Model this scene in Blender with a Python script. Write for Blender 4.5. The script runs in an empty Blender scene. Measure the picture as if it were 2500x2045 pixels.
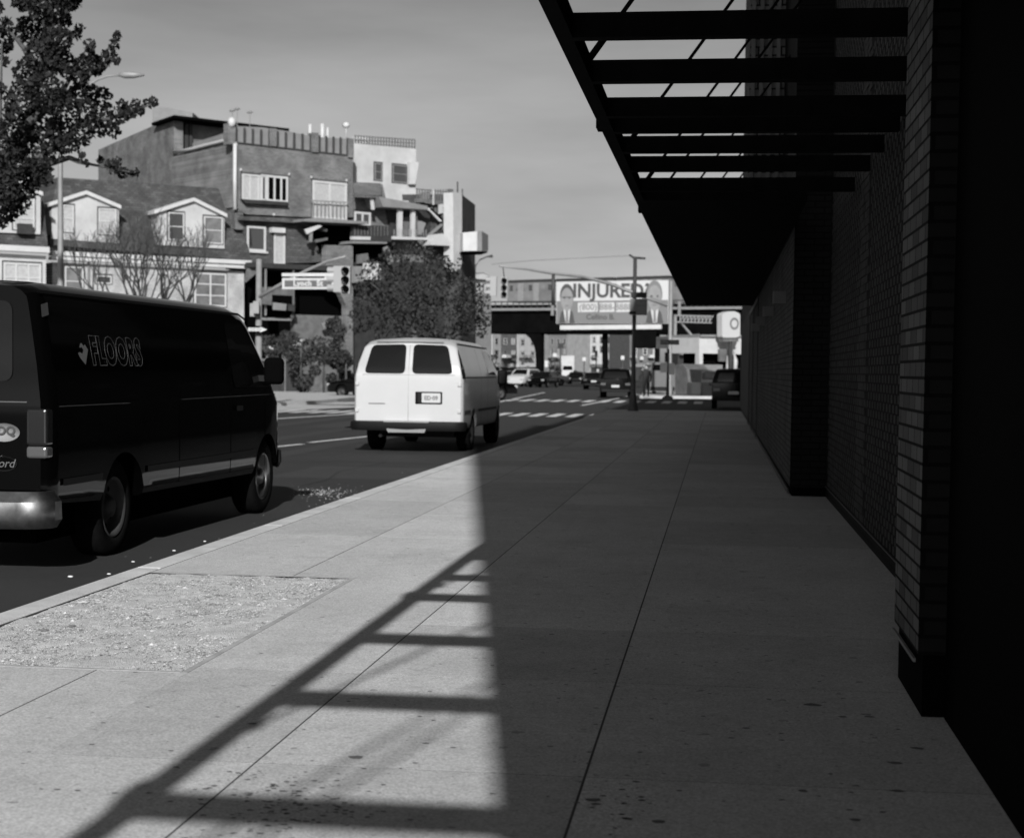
import bpy, bmesh, math, random
from mathutils import Vector, Matrix
random.seed(7)
R = math.radians
sc = bpy.context.scene
C = sc.collection
# ---------------------------------------------------------------- camera
EYE = 1.5
YAW, PITCH, ROLL = R(7.239), R(2.6), .012
FPX, CXP, CYP = 3955.0, 1250.0, 1083.55          # focal length and principal point, in photo pixels
cam_d = bpy.data.cameras.new('camera'); cam = bpy.data.objects.new('camera', cam_d); C.objects.link(cam)
MR = Matrix.Rotation(YAW, 3, 'Z') @ Matrix.Rotation(math.pi/2-PITCH, 3, 'X') @ Matrix.Rotation(ROLL, 3, 'Z')
cam.matrix_world = Matrix.Translation((0, 0, EYE)) @ MR.to_4x4()
cam_d.sensor_fit = 'HORIZONTAL'; cam_d.sensor_width = 69.5; cam_d.lens = 69.5*FPX/2500
cam_d.shift_y = (CYP-1022.5)/2500
cam_d.clip_start = .1; cam_d.clip_end = 3000
cam_d.dof.use_dof = True; cam_d.dof.focus_distance = 9.0; cam_d.dof.aperture_fstop = 8.0
sc.camera = cam
# ---------------------------------------------------------------- sky, sun, exposure
SUN_EL = R(25.3); SUN_AZ = math.atan(.1575)        # light travels towards +Y, drifting to -X
w = bpy.data.worlds.new('World'); sc.world = w; w.use_nodes = True
nt = w.node_tree; nt.nodes.clear(); N = nt.nodes.new; LK = nt.links.new
out = N('ShaderNodeOutputWorld'); bg = N('ShaderNodeBackground'); sky = N('ShaderNodeTexSky')
sky.sky_type = 'NISHITA'; sky.sun_disc = False; sky.sun_elevation = SUN_EL
sky.sun_rotation = math.pi - SUN_AZ                # sun stands behind the camera
sky.air_density = 1.0; sky.dust_density = 1.6; sky.ozone_density = .6
# black-and-white film behind a yellow-orange filter: mostly the red and green of the sky
sep = N('ShaderNodeSeparateColor'); LK(sky.outputs[0], sep.inputs[0])
r_ = N('ShaderNodeMath'); r_.operation = 'MULTIPLY'; r_.inputs[1].default_value = .75; LK(sep.outputs[0], r_.inputs[0])
bw = N('ShaderNodeMath'); bw.operation = 'MULTIPLY_ADD'; bw.inputs[1].default_value = .25; LK(sep.outputs[1], bw.inputs[0]); LK(r_.outputs[0], bw.inputs[2])
tc = N('ShaderNodeTexCoord'); mp = N('ShaderNodeMapping'); mp.inputs['Scale'].default_value = (1.2, 1.2, 6.5); mp.inputs['Rotation'].default_value = (0, R(6), .4)
LK(tc.outputs['Generated'], mp.inputs[0])
nz = N('ShaderNodeTexNoise'); nz.inputs['Scale'].default_value = 2.2; nz.inputs['Detail'].default_value = 6; nz.inputs['Roughness'].default_value = .55
LK(mp.outputs[0], nz.inputs['Vector'])
mr = N('ShaderNodeMapRange'); mr.inputs[1].default_value = .35; mr.inputs[2].default_value = .75; mr.inputs[3].default_value = .93; mr.inputs[4].default_value = 1.4
LK(nz.outputs['Fac'], mr.inputs[0])
mu = N('ShaderNodeMath'); mu.operation = 'MULTIPLY'; LK(bw.outputs[0], mu.inputs[0]); LK(mr.outputs[0], mu.inputs[1])
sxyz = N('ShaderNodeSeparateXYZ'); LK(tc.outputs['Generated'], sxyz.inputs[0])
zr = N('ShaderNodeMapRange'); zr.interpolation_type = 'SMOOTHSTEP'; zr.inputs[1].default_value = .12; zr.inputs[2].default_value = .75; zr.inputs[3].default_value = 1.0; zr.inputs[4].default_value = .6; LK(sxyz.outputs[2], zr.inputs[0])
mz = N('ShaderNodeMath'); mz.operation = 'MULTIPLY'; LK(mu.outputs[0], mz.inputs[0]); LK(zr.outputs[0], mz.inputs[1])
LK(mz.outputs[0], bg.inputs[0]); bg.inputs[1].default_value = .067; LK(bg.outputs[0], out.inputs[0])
sd = bpy.data.lights.new('sun', 'SUN'); sd.energy = 5.0; sd.angle = R(.53); sun = bpy.data.objects.new('sun', sd); C.objects.link(sun)
dirv = Vector((-math.sin(SUN_AZ)*math.cos(SUN_EL), math.cos(SUN_AZ)*math.cos(SUN_EL), -math.sin(SUN_EL)))
sun.rotation_euler = dirv.to_track_quat('-Z', 'Y').to_euler(); sun.location = (20, -40, 40)
vs = sc.view_settings; vs.view_transform = 'Standard'; vs.look = 'None'; vs.exposure = .17; vs.gamma = 1
sc.cycles.max_bounces = 8; sc.cycles.use_denoising = True
# ---------------------------------------------------------------- photo-pixel geometry
HF = Vector((-math.sin(YAW), math.cos(YAW), 0)); HR = Vector((math.cos(YAW), math.sin(YAW), 0))
O = Vector((0, 0, EYE))
def ray(px, py): return MR @ Vector(((px-CXP)/FPX, -(py-CYP)/FPX, -1))
def G(px, py, z=0.0):
    r = ray(px, py); return O + r*((z-EYE)/r.z)
def P(px, py, D):
    r = ray(px, py); return O + r*(D/r.dot(HF))
class Pl:
    """vertical plane through two photo columns at given depths; s along, n towards viewer, z up"""
    def __init__(s, pa, da, pb, db, py=880):
        s.A = P(pa, py, da); s.A.z = 0; B = P(pb, py, db); B.z = 0
        s.u = (B-s.A).normalized(); s.n = Vector((s.u.y, -s.u.x, 0))
        if s.n.dot(s.A) > 0: s.n = -s.n
    def pt(s, px, py, off=0.0):
        r = ray(px, py); t = (s.A+s.n*off-O).dot(s.n)/r.dot(s.n); return O+r*t
    def S(s, px, py=880, off=0.0): return (s.pt(px, py, off)-s.A).dot(s.u)
    def Z(s, px, py, off=0.0): return s.pt(px, py, off).z
    def W(s, a, n, z): return s.A+s.u*a+s.n*n+Vector((0, 0, z))
    def rect(s, x0, y0, x1, y1, off=0.0):
        ym = (y0+y1)/2; return s.S(x0, ym, off), s.S(x1, ym, off), s.Z(x0, y1, off), s.Z(x0, y0, off)
    def box(s, mb, s0, s1, n0, n1, z0, z1):
        mb.hexa([s.W(a, n, z) for z in (z0, z1) for a, n in ((s0, n0), (s1, n0), (s1, n1), (s0, n1))])
    def pbox(s, mb, x0, y0, x1, y1, n0, n1):
        a, b, c, d = s.rect(x0, y0, x1, y1, n1); s.box(mb, a, b, n0, n1, c, d)
    def poly(s, mb, pts, off, thick):
        q = [s.pt(x, y, off if len(o) == 0 else o[0]) for x, y, *o in pts]
        mb.prism(q, -s.n*thick)
# ---------------------------------------------------------------- materials
def mat(name, v, rough=.7, var=0.0, scale=3.0, bump=0.0, bscale=40.0, metal=0.0, coat=0.0, spec=.5, detail=5):
    m = bpy.data.materials.new(name); m.use_nodes = True; t = m.node_tree; b = t.nodes['Principled BSDF']
    b.inputs['Base Color'].default_value = (v, v, v, 1); b.inputs['Roughness'].default_value = rough
    b.inputs['Metallic'].default_value = metal; b.inputs['Specular IOR Level'].default_value = spec
    if coat: b.inputs['Coat Weight'].default_value = coat; b.inputs['Coat Roughness'].default_value = .03
    if var or bump:
        co = t.nodes.new('ShaderNodeTexCoord')
    if var:
        n = t.nodes.new('ShaderNodeTexNoise'); n.inputs['Scale'].default_value = scale; n.inputs['Detail'].default_value = detail; n.inputs['Roughness'].default_value = .62
        t.links.new(co.outputs['Object'], n.inputs['Vector'])
        r = t.nodes.new('ShaderNodeMapRange'); r.inputs[1].default_value = .3; r.inputs[2].default_value = .7
        r.inputs[3].default_value = v*(1-var); r.inputs[4].default_value = v*(1+var)
        t.links.new(n.outputs['Fac'], r.inputs[0]); t.links.new(r.outputs[0], b.inputs['Base Color'])
    if bump:
        n = t.nodes.new('ShaderNodeTexNoise'); n.inputs['Scale'].default_value = bscale; n.inputs['Detail'].default_value = 4
        t.links.new(co.outputs['Object'], n.inputs['Vector'])
        k = t.nodes.new('ShaderNodeBump'); k.inputs['Strength'].default_value = bump; k.inputs['Distance'].default_value = .02
        t.links.new(n.outputs['Fac'], k.inputs['Height']); t.links.new(k.outputs[0], b.inputs['Normal'])
    return m
def brick_mat(name, v1, v2, vm, u, bw_=.203, rh=.0677, mortar=.008, off=.5, rough=.9, stain=.25, bumpd=.006):
    """brick pattern laid along the horizontal direction u"""
    m = bpy.data.materials.new(name); m.use_nodes = True; t = m.node_tree; b = t.nodes['Principled BSDF']; Nn = t.nodes.new; L = t.links.new
    co = Nn('ShaderNodeTexCoord'); d = Nn('ShaderNodeVectorMath'); d.operation = 'DOT_PRODUCT'; d.inputs[1].default_value = (u[0], u[1], 0)
    L(co.outputs['Object'], d.inputs[0]); sx = Nn('ShaderNodeSeparateXYZ'); L(co.outputs['Object'], sx.inputs[0])
    cx = Nn('ShaderNodeCombineXYZ'); L(d.outputs['Value'], cx.inputs[0]); L(sx.outputs['Z'], cx.inputs[1])
    k = Nn('ShaderNodeTexBrick'); k.offset = off; k.inputs['Scale'].default_value = 1; k.inputs['Brick Width'].default_value = bw_; k.inputs['Row Height'].default_value = rh
    k.inputs['Mortar Size'].default_value = mortar; k.inputs['Mortar Smooth'].default_value = .1; k.inputs['Bias'].default_value = -.35
    for i, v in ((1, v1), (2, v2), (3, vm)): k.inputs[i].default_value = (v, v, v, 1)
    L(cx.outputs[0], k.inputs['Vector'])
    n = Nn('ShaderNodeTexNoise'); n.inputs['Scale'].default_value = 1.1; n.inputs['Detail'].default_value = 6; L(co.outputs['Object'], n.inputs['Vector'])
    r = Nn('ShaderNodeMapRange'); r.inputs[1].default_value = .3; r.inputs[2].default_value = .7; r.inputs[3].default_value = 1-stain; r.inputs[4].default_value = 1+stain
    L(n.outputs['Fac'], r.inputs[0]); v = Nn('ShaderNodeVectorMath'); v.operation = 'SCALE'; L(k.outputs['Color'], v.inputs[0]); L(r.outputs[0], v.inputs['Scale'])
    L(v.outputs[0], b.inputs['Base Color']); b.inputs['Roughness'].default_value = rough; b.inputs['Specular IOR Level'].default_value = .12
    bp = Nn('ShaderNodeBump'); bp.inputs['Distance'].default_value = bumpd; bp.inputs['Strength'].default_value = .8; bp.invert = True
    L(k.outputs['Fac'], bp.inputs['Height']); L(bp.outputs[0], b.inputs['Normal'])
    return m
def shingle_mat(name, v, u):
    return brick_mat(name, v*.75, v*1.3, v*.4, u, .33, .14, .012, .5, .9, .3, .01)
def concrete_mat(name, v, gum=True):
    m = bpy.data.materials.new(name); m.use_nodes = True; t = m.node_tree; b = t.nodes['Principled BSDF']; Nn = t.nodes.new; L = t.links.new
    co = Nn('ShaderNodeTexCoord')
    def noise(sc_, det, lo, hi, a, c, st=None):
        n = Nn('ShaderNodeTexNoise'); n.inputs['Scale'].default_value = sc_; n.inputs['Detail'].default_value = det; n.inputs['Roughness'].default_value = .6
        if st:
            q = Nn('ShaderNodeMapping'); q.inputs['Scale'].default_value = st; L(co.outputs['Object'], q.inputs[0]); L(q.outputs[0], n.inputs['Vector'])
        else: L(co.outputs['Object'], n.inputs['Vector'])
        r = Nn('ShaderNodeMapRange'); r.inputs[1].default_value = lo; r.inputs[2].default_value = hi; r.inputs[3].default_value = a; r.inputs[4].default_value = c
        L(n.outputs['Fac'], r.inputs[0]); return r.outputs[0]
    def mul(a, c):
        q = Nn('ShaderNodeMath'); q.operation = 'MULTIPLY'; L(a, q.inputs[0])
        if isinstance(c, float): q.inputs[1].default_value = c
        else: L(c, q.inputs[1])
        return q.outputs[0]
    f = mul(noise(.8, 5, .3, .7, .93, 1.07), noise(9, 6, .3, .7, .94, 1.06))
    f = mul(f, noise(110, 3, .35, .65, .76, 1.24)); f = mul(f, noise(3, 6, .3, .72, .95, 1.05, (1, .22, 1)))
    f = mul(f, noise(20, 6, .60, .66, 1.0, .78)); f = mul(f, noise(75, 2, .69, .73, 1.0, .5)); f = mul(f, noise(1.7, 8, .52, .75, 1.0, .84))
    if gum:
        vo = Nn('ShaderNodeTexVoronoi'); vo.voronoi_dimensions = '2D'; vo.inputs['Scale'].default_value = 2.9; vo.inputs['Randomness'].default_value = 1
        dn = Nn('ShaderNodeTexNoise'); dn.inputs['Scale'].default_value = 25; L(co.outputs['Object'], dn.inputs['Vector'])
        ad = Nn('ShaderNodeVectorMath'); ad.operation = 'MULTIPLY_ADD'; L(dn.outputs['Color'], ad.inputs[0]); ad.inputs[1].default_value = (.05, .05, 0); L(co.outputs['Object'], ad.inputs[2])
        L(ad.outputs[0], vo.inputs['Vector'])
        wn = Nn('ShaderNodeSeparateColor'); L(vo.outputs['Color'], wn.inputs[0])
        th = Nn('ShaderNodeMapRange'); th.inputs[1].default_value = .45; th.inputs[2].default_value = 1; th.inputs[3].default_value = .0; th.inputs[4].default_value = .062; L(wn.outputs[0], th.inputs[0])
        lt = Nn('ShaderNodeMath'); lt.operation = 'LESS_THAN'; L(vo.outputs['Distance'], lt.inputs[0]); L(th.outputs[0], lt.inputs[1])
        r = Nn('ShaderNodeMapRange'); L(lt.outputs[0], r.inputs[0]); r.inputs[3].default_value = 1; r.inputs[4].default_value = .62
        f = mul(f, r.outputs[0])
    f = mul(f, float(v)); L(f, b.inputs['Base Color']); b.inputs['Roughness'].default_value = .85; b.inputs['Specular IOR Level'].default_value = .3
    n = Nn('ShaderNodeTexNoise'); n.inputs['Scale'].default_value = 120; n.inputs['Detail'].default_value = 4; L(co.outputs['Object'], n.inputs['Vector'])
    k = Nn('ShaderNodeBump'); k.inputs['Strength'].default_value = .25; k.inputs['Distance'].default_value = .004; L(n.outputs['Fac'], k.inputs['Height']); L(k.outputs[0], b.inputs['Normal'])
    return m
M = dict(
    asphalt=concrete_mat('asphalt', .03, False), conc=concrete_mat('concrete', .5), conc2=concrete_mat('concrete_b', .455), conc3=concrete_mat('concrete_c', .54), conc_far=concrete_mat('concrete_far', .42, False),
    joint=mat('joint_dirt', .05, .95), kerb=mat('kerb_concrete', .55, .8, .15, 4, .3, 60), paint=mat('road_paint', .62, .7, .25, 6),
    gravel=mat('gravel', .42, .95, .45, 45), soil=mat('soil', .55, .95, .22, 12, .5, 170), pitedge=mat('pit_edge', .38, .9, .2, 8),
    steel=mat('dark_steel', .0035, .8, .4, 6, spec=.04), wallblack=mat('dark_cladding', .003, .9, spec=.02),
    blackpaint=mat('black_paint', .0012, .06, spec=.3), blacktrim=mat('black_trim', .005, .6, spec=.2), chrome=mat('chrome', .26, .36, metal=1, var=.4, scale=7), chromed=mat('dull_chrome', .4, .3, metal=1),
    whitepaint=mat('white_paint', .42, .35, .03, 2, coat=.3), greypaint=mat('grey_paint', .12, .25, coat=.6), silver=mat('silver_paint', .25, .25, coat=.5),
    tyre=mat('tyre_rubber', .005, .95, .3, 20, spec=.05), glass=mat('dark_glass', .004, .03, spec=.5), lens=mat('lamp_lens', .07, .15, coat=.5), lensd=mat('dark_lens', .012, .12, coat=.6), lensw=mat('clear_lens', .3, .15),
    leaf=mat('dark_leaf', .016, .7, .5, 2, spec=.2), leaf2=mat('leaf', .03, .7, .5, .8, spec=.2), leaf3=mat('hedge_leaf', .033, .7, .5, .9, spec=.2), bark=mat('bark', .06, .9, .4, 8), barkl=mat('bark_bare', .045, .9, .3, 5),
    white=mat('white_trim', .43, .6, .08, 2), fleckm=mat('dried_stain', .13, .9), whited=mat('white_stucco', .38, .8, .16, .9), curtain=mat('curtain', .33, .9, .15, 8), winglass=mat('window_glass', .05, .08, spec=.6), winlight=mat('window_bright', .13, .1, .4, 1.2),
    dark=mat('dark_wood', .02, .8, .4, 3), mid=mat('weathered_siding', .10, .85, .3, 2.5), midl=mat('grey_cladding', .17, .85, .15, 1.5), black=mat('matte_black', .002, .95, spec=.02), galv=mat('galvanised_steel', .2, .5, .15, 3), galvd=mat('dull_pole_paint', .035, .6, .2, 3),
    signgrey=mat('sign_face_green', .085, .5), signwhite=mat('sign_face_white', .42, .5), siggrey=mat('signal_housing', .26, .5), ink=mat('ink', .04, .6), inkm=mat('ink_grey', .13, .6), inkl=mat('ink_light', .2, .6),
    skin=mat('skin', .3, .6), cloth=mat('dark_cloth', .015, .9), girder=mat('old_girder_paint', .003, .9, .4, .6, spec=.03), train=mat('stainless_carbody', .14, .5, .3, .5), debris=mat('paper_litter', .6, .8), sil=mat('letter_silver', .05, .5), sil2=mat('emblem_silver', .11, .5))
# ---------------------------------------------------------------- mesh builder
class MB:
    def __init__(s): s.v = []; s.f = []; s.mi = []; s.sm = []; s.cur = 0; s.smooth = False
    def add(s, vs, fs, sm=None):
        b = len(s.v); s.v += [tuple(p) for p in vs]
        for f in fs: s.f.append([i+b for i in f]); s.mi.append(s.cur); s.sm.append(s.smooth if sm is None else sm)
    def hexa(s, p): s.add(p, [(0, 3, 2, 1), (4, 5, 6, 7), (0, 1, 5, 4), (1, 2, 6, 5), (2, 3, 7, 6), (3, 0, 4, 7)])
    def box(s, x0, x1, y0, y1, z0, z1):
        s.hexa([(x, y, z) for z in (z0, z1) for x, y in ((x0, y0), (x1, y0), (x1, y1), (x0, y1))])
    def prism(s, pts, vec):
        n = len(pts); vec = Vector(vec); q = [Vector(p) for p in pts]
        s.add(q+[p+vec for p in q], [tuple(range(n)), tuple(range(2*n-1, n-1, -1))]+[(i, i+n, (i+1) % n+n, (i+1) % n) for i in range(n)])
    def tube(s, p0, p1, r0, r1=None, n=8, caps=True):
        s.path([p0, p1], [r0, r0 if r1 is None else r1], n, caps)
    def path(s, pts, rs, n=8, caps=True):
        pts = [Vector(p) for p in pts]
        if not isinstance(rs, (list, tuple)): rs = [rs]*len(pts)
        vs = []
        for i, p in enumerate(pts):
            d = (pts[min(i+1, len(pts)-1)]-pts[max(i-1, 0)]).normalized()
            a = Vector((0, 0, 1)) if abs(d.z) < .9 else Vector((1, 0, 0)); x = d.cross(a).normalized(); y = d.cross(x)
            vs += [p+(x*math.cos(2*math.pi*k/n)+y*math.sin(2*math.pi*k/n))*rs[i] for k in range(n)]
        fs = [(i*n+k, i*n+(k+1) % n, (i+1)*n+(k+1) % n, (i+1)*n+k) for i in range(len(pts)-1) for k in range(n)]
        s.add(vs, fs, True)
        if caps: s.add(vs[:n], [tuple(range(n))], False); s.add(vs[-n:], [tuple(range(n))], False)
    def lathe(s, prof, origin, axis, n=24):
        """prof: (radius, along-axis)"""
        o = Vector(origin); ax = Vector(axis).normalized(); a = Vector((0, 0, 1)) if abs(ax.z) < .9 else Vector((1, 0, 0)); x = ax.cross(a).normalized(); y = ax.cross(x)
        vs = [o+ax*h+(x*math.cos(2*math.pi*k/n)+y*math.sin(2*math.pi*k/n))*r for r, h in prof for k in range(n)]
        s.add(vs, [(i*n+k, i*n+(k+1) % n, (i+1)*n+(k+1) % n, (i+1)*n+k) for i in range(len(prof)-1) for k in range(n)], True)
    def ball(s, c, rx, ry, rz, nu=12, nv=8):
        c = Vector(c); vs = []; 
        for j in range(nv+1):
            t = math.pi*j/nv
            for i in range(nu):
                a = 2*math.pi*i/nu; vs.append(c+Vector((rx*math.sin(t)*math.cos(a), ry*math.sin(t)*math.sin(a), rz*math.cos(t))))
        s.add(vs, [(j*nu+i, j*nu+(i+1) % nu, (j+1)*nu+(i+1) % nu, (j+1)*nu+i) for j in range(nv) for i in range(nu)], True)
    def build(s, name, mats, parent=None, sharp=None, recalc=True):
        me = bpy.data.meshes.new(name); me.from_pydata(s.v, [], s.f)
        if not isinstance(mats, (list, tuple)): mats = [mats]
        for m in mats: me.materials.append(m)
        me.polygons.foreach_set('material_index', s.mi); me.polygons.foreach_set('use_smooth', s.sm)
        if recalc:
            bm = bmesh.new(); bm.from_mesh(me); bmesh.ops.remove_doubles(bm, verts=bm.verts, dist=1e-5); bmesh.ops.recalc_face_normals(bm, faces=bm.faces); bm.to_mesh(me); bm.free()
        if sharp: me.set_sharp_from_angle(angle=R(sharp))
        me.update(); o = bpy.data.objects.new(name, me); C.objects.link(o)
        if parent: adopt(o, parent)
        return o
def wm(o):
    if o.parent: return wm(o.parent) @ o.matrix_parent_inverse @ o.matrix_basis
    return o.matrix_basis
def adopt(o, p): o.parent = p; o.matrix_parent_inverse = wm(p).inverted()
def tag(o, label, cat, group=None):
    o['label'] = label; o['category'] = cat
    if group: o['group'] = group
    return o
def struct(o): o['kind'] = 'structure'; return o
def thing(name, label, cat, loc, group=None):
    o = bpy.data.objects.new(name, None); o.empty_display_size = .3; C.objects.link(o); o.location = loc; return tag(o, label, cat, group)
def copy_tree(o, parent=None):
    c = o.copy(); C.objects.link(c)
    if parent: c.parent = parent
    for ch in [k for k in bpy.data.objects if k.parent == o]: copy_tree(ch, c)
    return c
def one(name, fn, m, parent=None, sharp=None):
    mb = MB(); fn(mb); return mb.build(name, m, parent, sharp)
def text(name, body, size, m, parent, origin, xd, up, sx=1.0, depth=.01, outline=0.0, bold=0.0, align='CENTER', shear=0, space=1.0):
    cu = bpy.data.curves.new('t', 'FONT'); cu.body = body; cu.size = size; cu.align_x = align; cu.align_y = 'CENTER'; cu.resolution_u = 3; cu.shear = shear; cu.space_character = space
    if outline: cu.fill_mode = 'NONE'; cu.bevel_depth = outline; cu.bevel_resolution = 0; cu.offset = bold
    else: cu.extrude = depth/2; cu.offset = bold
    t = bpy.data.objects.new('t', cu); C.objects.link(t)
    dg = bpy.context.evaluated_depsgraph_get(); dg.update(); me = bpy.data.meshes.new_from_object(t.evaluated_get(dg)); bpy.data.objects.remove(t)
    xd = Vector(xd).normalized(); up = Vector(up).normalized(); nn = xd.cross(up); o3 = Vector(origin)
    for v in me.vertices: c = v.co.copy(); v.co = o3+xd*c.x*sx+up*c.y+nn*c.z
    me.materials.clear(); me.materials.append(m); me.name = name
    o = bpy.data.objects.new(name, me); C.objects.link(o)
    if parent: adopt(o, parent)
    return o
# ================================================================ GROUND
mb = MB(); mb.add([(-400, -60, 0), (300, -60, 0), (300, 900, 0), (-400, 900, 0)], [(0, 1, 2, 3)]); struct(mb.build('road', M['asphalt']))
KX = -3.86; SW = .15; YE = 57.5
PIT = (KX+.19, G(447, 1638, SW).x, G(447, 1638, SW).y, G(855, 1411, SW).y)     # x0 x1 y0 y1
# near sidewalk: separate slabs over a dirt bed, real gaps between them
mb = MB(); mb.box(KX+.18, PIT[0], -14, YE, -.02, SW-.0005); mb.box(PIT[0], PIT[1], -14, PIT[2], -.02, SW-.0005); mb.box(PIT[0], PIT[1], PIT[3], YE, -.02, SW-.0005); mb.box(PIT[1], 1.3, -14, YE, -.02, SW-.0005); struct(mb.build('sidewalk_bed', M['joint']))
def lerp(a, b, t): return a+(b-a)*t
yj = [-14, -9, -4.6, -1.3] + [G(1450, y, SW).y for y in (1955, 1896, 1663, 1537, 1323, 1268, 1170, 1120)]
yj = [-14, -10.5, -7.3, -4.2, -1.5, 1.6, 3.3] + sorted(G(1450, y, SW).y for y in (1896, 1663, 1537, 1323, 1266))
while yj[-1] < YE-2.2: yj.append(yj[-1]+1.55)
yj.append(YE)
xj = [KX+.19, -2.72, -1.55, -.42, 1.3]
mb = MB(); g = .005
def slab(x0, x1, y0, y1):
    if x1-x0 < .02 or y1-y0 < .02: return
    mb.cur = random.choice((0, 0, 1, 2)); mb.box(x0, x1, y0, y1, SW-.06, SW)
for j in range(len(yj)-1):
    for i in range(len(xj)-1):
        x0, x1, y0, y1 = xj[i]+(.004 if i else 0), xj[i+1]-.004, yj[j]+.003, yj[j+1]-.003
        if i == 3: x0 += .0005
        if i == 2: x1 -= .0005
        px0, px1, py0, py1 = PIT
        if x0 < px1 and y0 < py1 and y1 > py0:       # cut the tree pit out
            xx = max(x0, px1)
            slab(x0, min(x1, px1+.031), y0, min(y1, py0-.031)); slab(x0, min(x1, px1+.031), max(y0, py1+.031), y1)
            if x1 > px1+.031: slab(max(x0, px1+.032), x1, y0, y1)
        else: slab(x0, x1, y0, y1)
struct(mb.build('sidewalk', [M['conc'], M['conc2'], M['conc3']], recalc=False))
mb = MB()
y = -14.0
while y < YE-.1:
    y2 = min(y+3.05, YE); mb.box(KX, KX+.185, y+.003, y2-.003, -.02, SW+.004); y = y2
mb.box(KX, .93, YE+.004, YE+.18, -.02, SW+.003)
ko = mb.build('kerb', M['kerb']); struct(ko)
bv = ko.modifiers.new('b', 'BEVEL'); bv.width = .02; bv.segments = 2
# tree pit with gravel
px0, px1, py0, py1 = PIT
mb = MB()
import mathutils.noise as mn
nx_, ny_ = 30, 110
vs = [(lerp(px0, px1, i/nx_), lerp(py0, py1, j/ny_), SW-.006+.008*mn.noise(Vector((i*.3, j*.13, 0)))+.005*mn.noise(Vector((i*1.3, j*.9, 3)))) for j in range(ny_+1) for i in range(nx_+1)]
mb.add(vs, [(j*(nx_+1)+i, j*(nx_+1)+i+1, (j+1)*(nx_+1)+i+1, (j+1)*(nx_+1)+i) for j in range(ny_) for i in range(nx_)], True)
struct(mb.build('tree_pit', M['soil'], recalc=False))
mb = MB(); mb.box(px1, px1+.03, py0-.03, py1+.03, SW-.05, SW+.001); mb.box(px0, px1-.002, py0-.03, py0, SW-.05, SW+.001); mb.box(px0, px1-.002, py1, py1+.03, SW-.05, SW+.001)
struct(mb.build('tree_pit_edge', M['pitedge']))
def stone(mb, c, r):
    a, b_, h = r*random.uniform(.7, 1.3), r*random.uniform(.6, 1.1), r*random.uniform(.2, .5); th = random.random()*6.28; ct, st = math.cos(th), math.sin(th)
    vs = [(1, 0, 0), (.3, .9, .1), (-.8, .6, 0), (-.8, -.6, .1), (.3, -.9, 0), (.1, 0, 1), (-.3, .3, .75), (0, 0, -.5)]
    q = [(c[0]+(x*a*ct-y*b_*st)*random.uniform(.85, 1.15), c[1]+(x*a*st+y*b_*ct)*random.uniform(.85, 1.15), c[2]+z*h) for x, y, z in vs]
    mb.add(q, [(0, 1, 5), (1, 2, 6), (1, 6, 5), (2, 3, 6), (3, 5, 6), (3, 4, 5), (4, 0, 5)], False)
mb = MB()
for i in range(21000):
    r = random.choice((.003, .003, .004, .005, .007))*random.uniform(.8, 1.2)
    if random.random() < .02: r *= random.uniform(2, 3.2)
    x, y = random.uniform(px0+.01, px1-.01), random.uniform(py0+.01, py1-.01)
    if mn.noise(Vector((x*2.2, y*1.6, 5)))+.6 < random.random()*.6: continue
    mb.cur = random.choice((0, 0, 0, 0, 1, 1, 2)); stone(mb, (x, y, SW-.005), r*1.15)
o = mb.build('gravel', [M['gravel'], mat('dark_gravel', .17, .95, .3, 60), mat('pale_gravel', .5, .95, .2, 60)], recalc=False); o['kind'] = 'stuff'
mb = MB()
for i in range(260):                      # grit spilt over the kerb and along the gutter
    q = G(random.gauss(800, 38), random.gauss(1204, 7), .0)
    if q.x < KX-.03: stone(mb, (q.x, q.y, .006), random.uniform(.005, .014))
for i in range(110):
    y = random.uniform(6, 24); stone(mb, (KX-random.expovariate(4)-.03, y, .004), random.uniform(.004, .011))
for i in range(500):
    y = random.uniform(18.5, 23); stone(mb, (KX+.25+random.expovariate(1.6), y, SW+.003), random.uniform(.004, .011))
for i in range(120):
    y = random.uniform(5, 18); stone(mb, (random.uniform(KX+.2, .6), y, SW+.003), random.uniform(.003, .007))
o = mb.build('loose_grit', mat('loose_chips', .48, .95, .3, 60), recalc=False); o['kind'] = 'stuff'
mb = MB()
def fleck(x, y, a, b_, z=SW+.0012):
    n = 7; th = random.random()*3.1; mb.add([(x+a*math.cos(2*math.pi*k/n)*random.uniform(.7, 1.2), y+b_*math.sin(2*math.pi*k/n)*random.uniform(.7, 1.2), z) for k in range(n)], [tuple(range(n))])
for px_, py_, sx_, sy_, n in ((720, 1975, 110, 40, 190), (680, 1910, 80, 22, 40), (1500, 1960, 60, 60, 40), (1600, 1650, 260, 140, 170), (1800, 1560, 160, 60, 60), (2050, 1800, 120, 120, 60), (1100, 1500, 300, 200, 60), (400, 1800, 300, 160, 70), (1750, 1400, 200, 60, 60), (1150, 1235, 90, 14, 120)):
    for k in range(n):
        q = G(random.gauss(px_, sx_), min(2300, max(1120, random.gauss(py_, sy_))), SW); e = random.choice((.003, .004, .006, .009)); 
        if KX+.3 < q.x < .75 and not (q.x < PIT[1]+.04 and PIT[2]-.04 < q.y < PIT[3]+.04): fleck(q.x, q.y, e*1.3, e)
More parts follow.
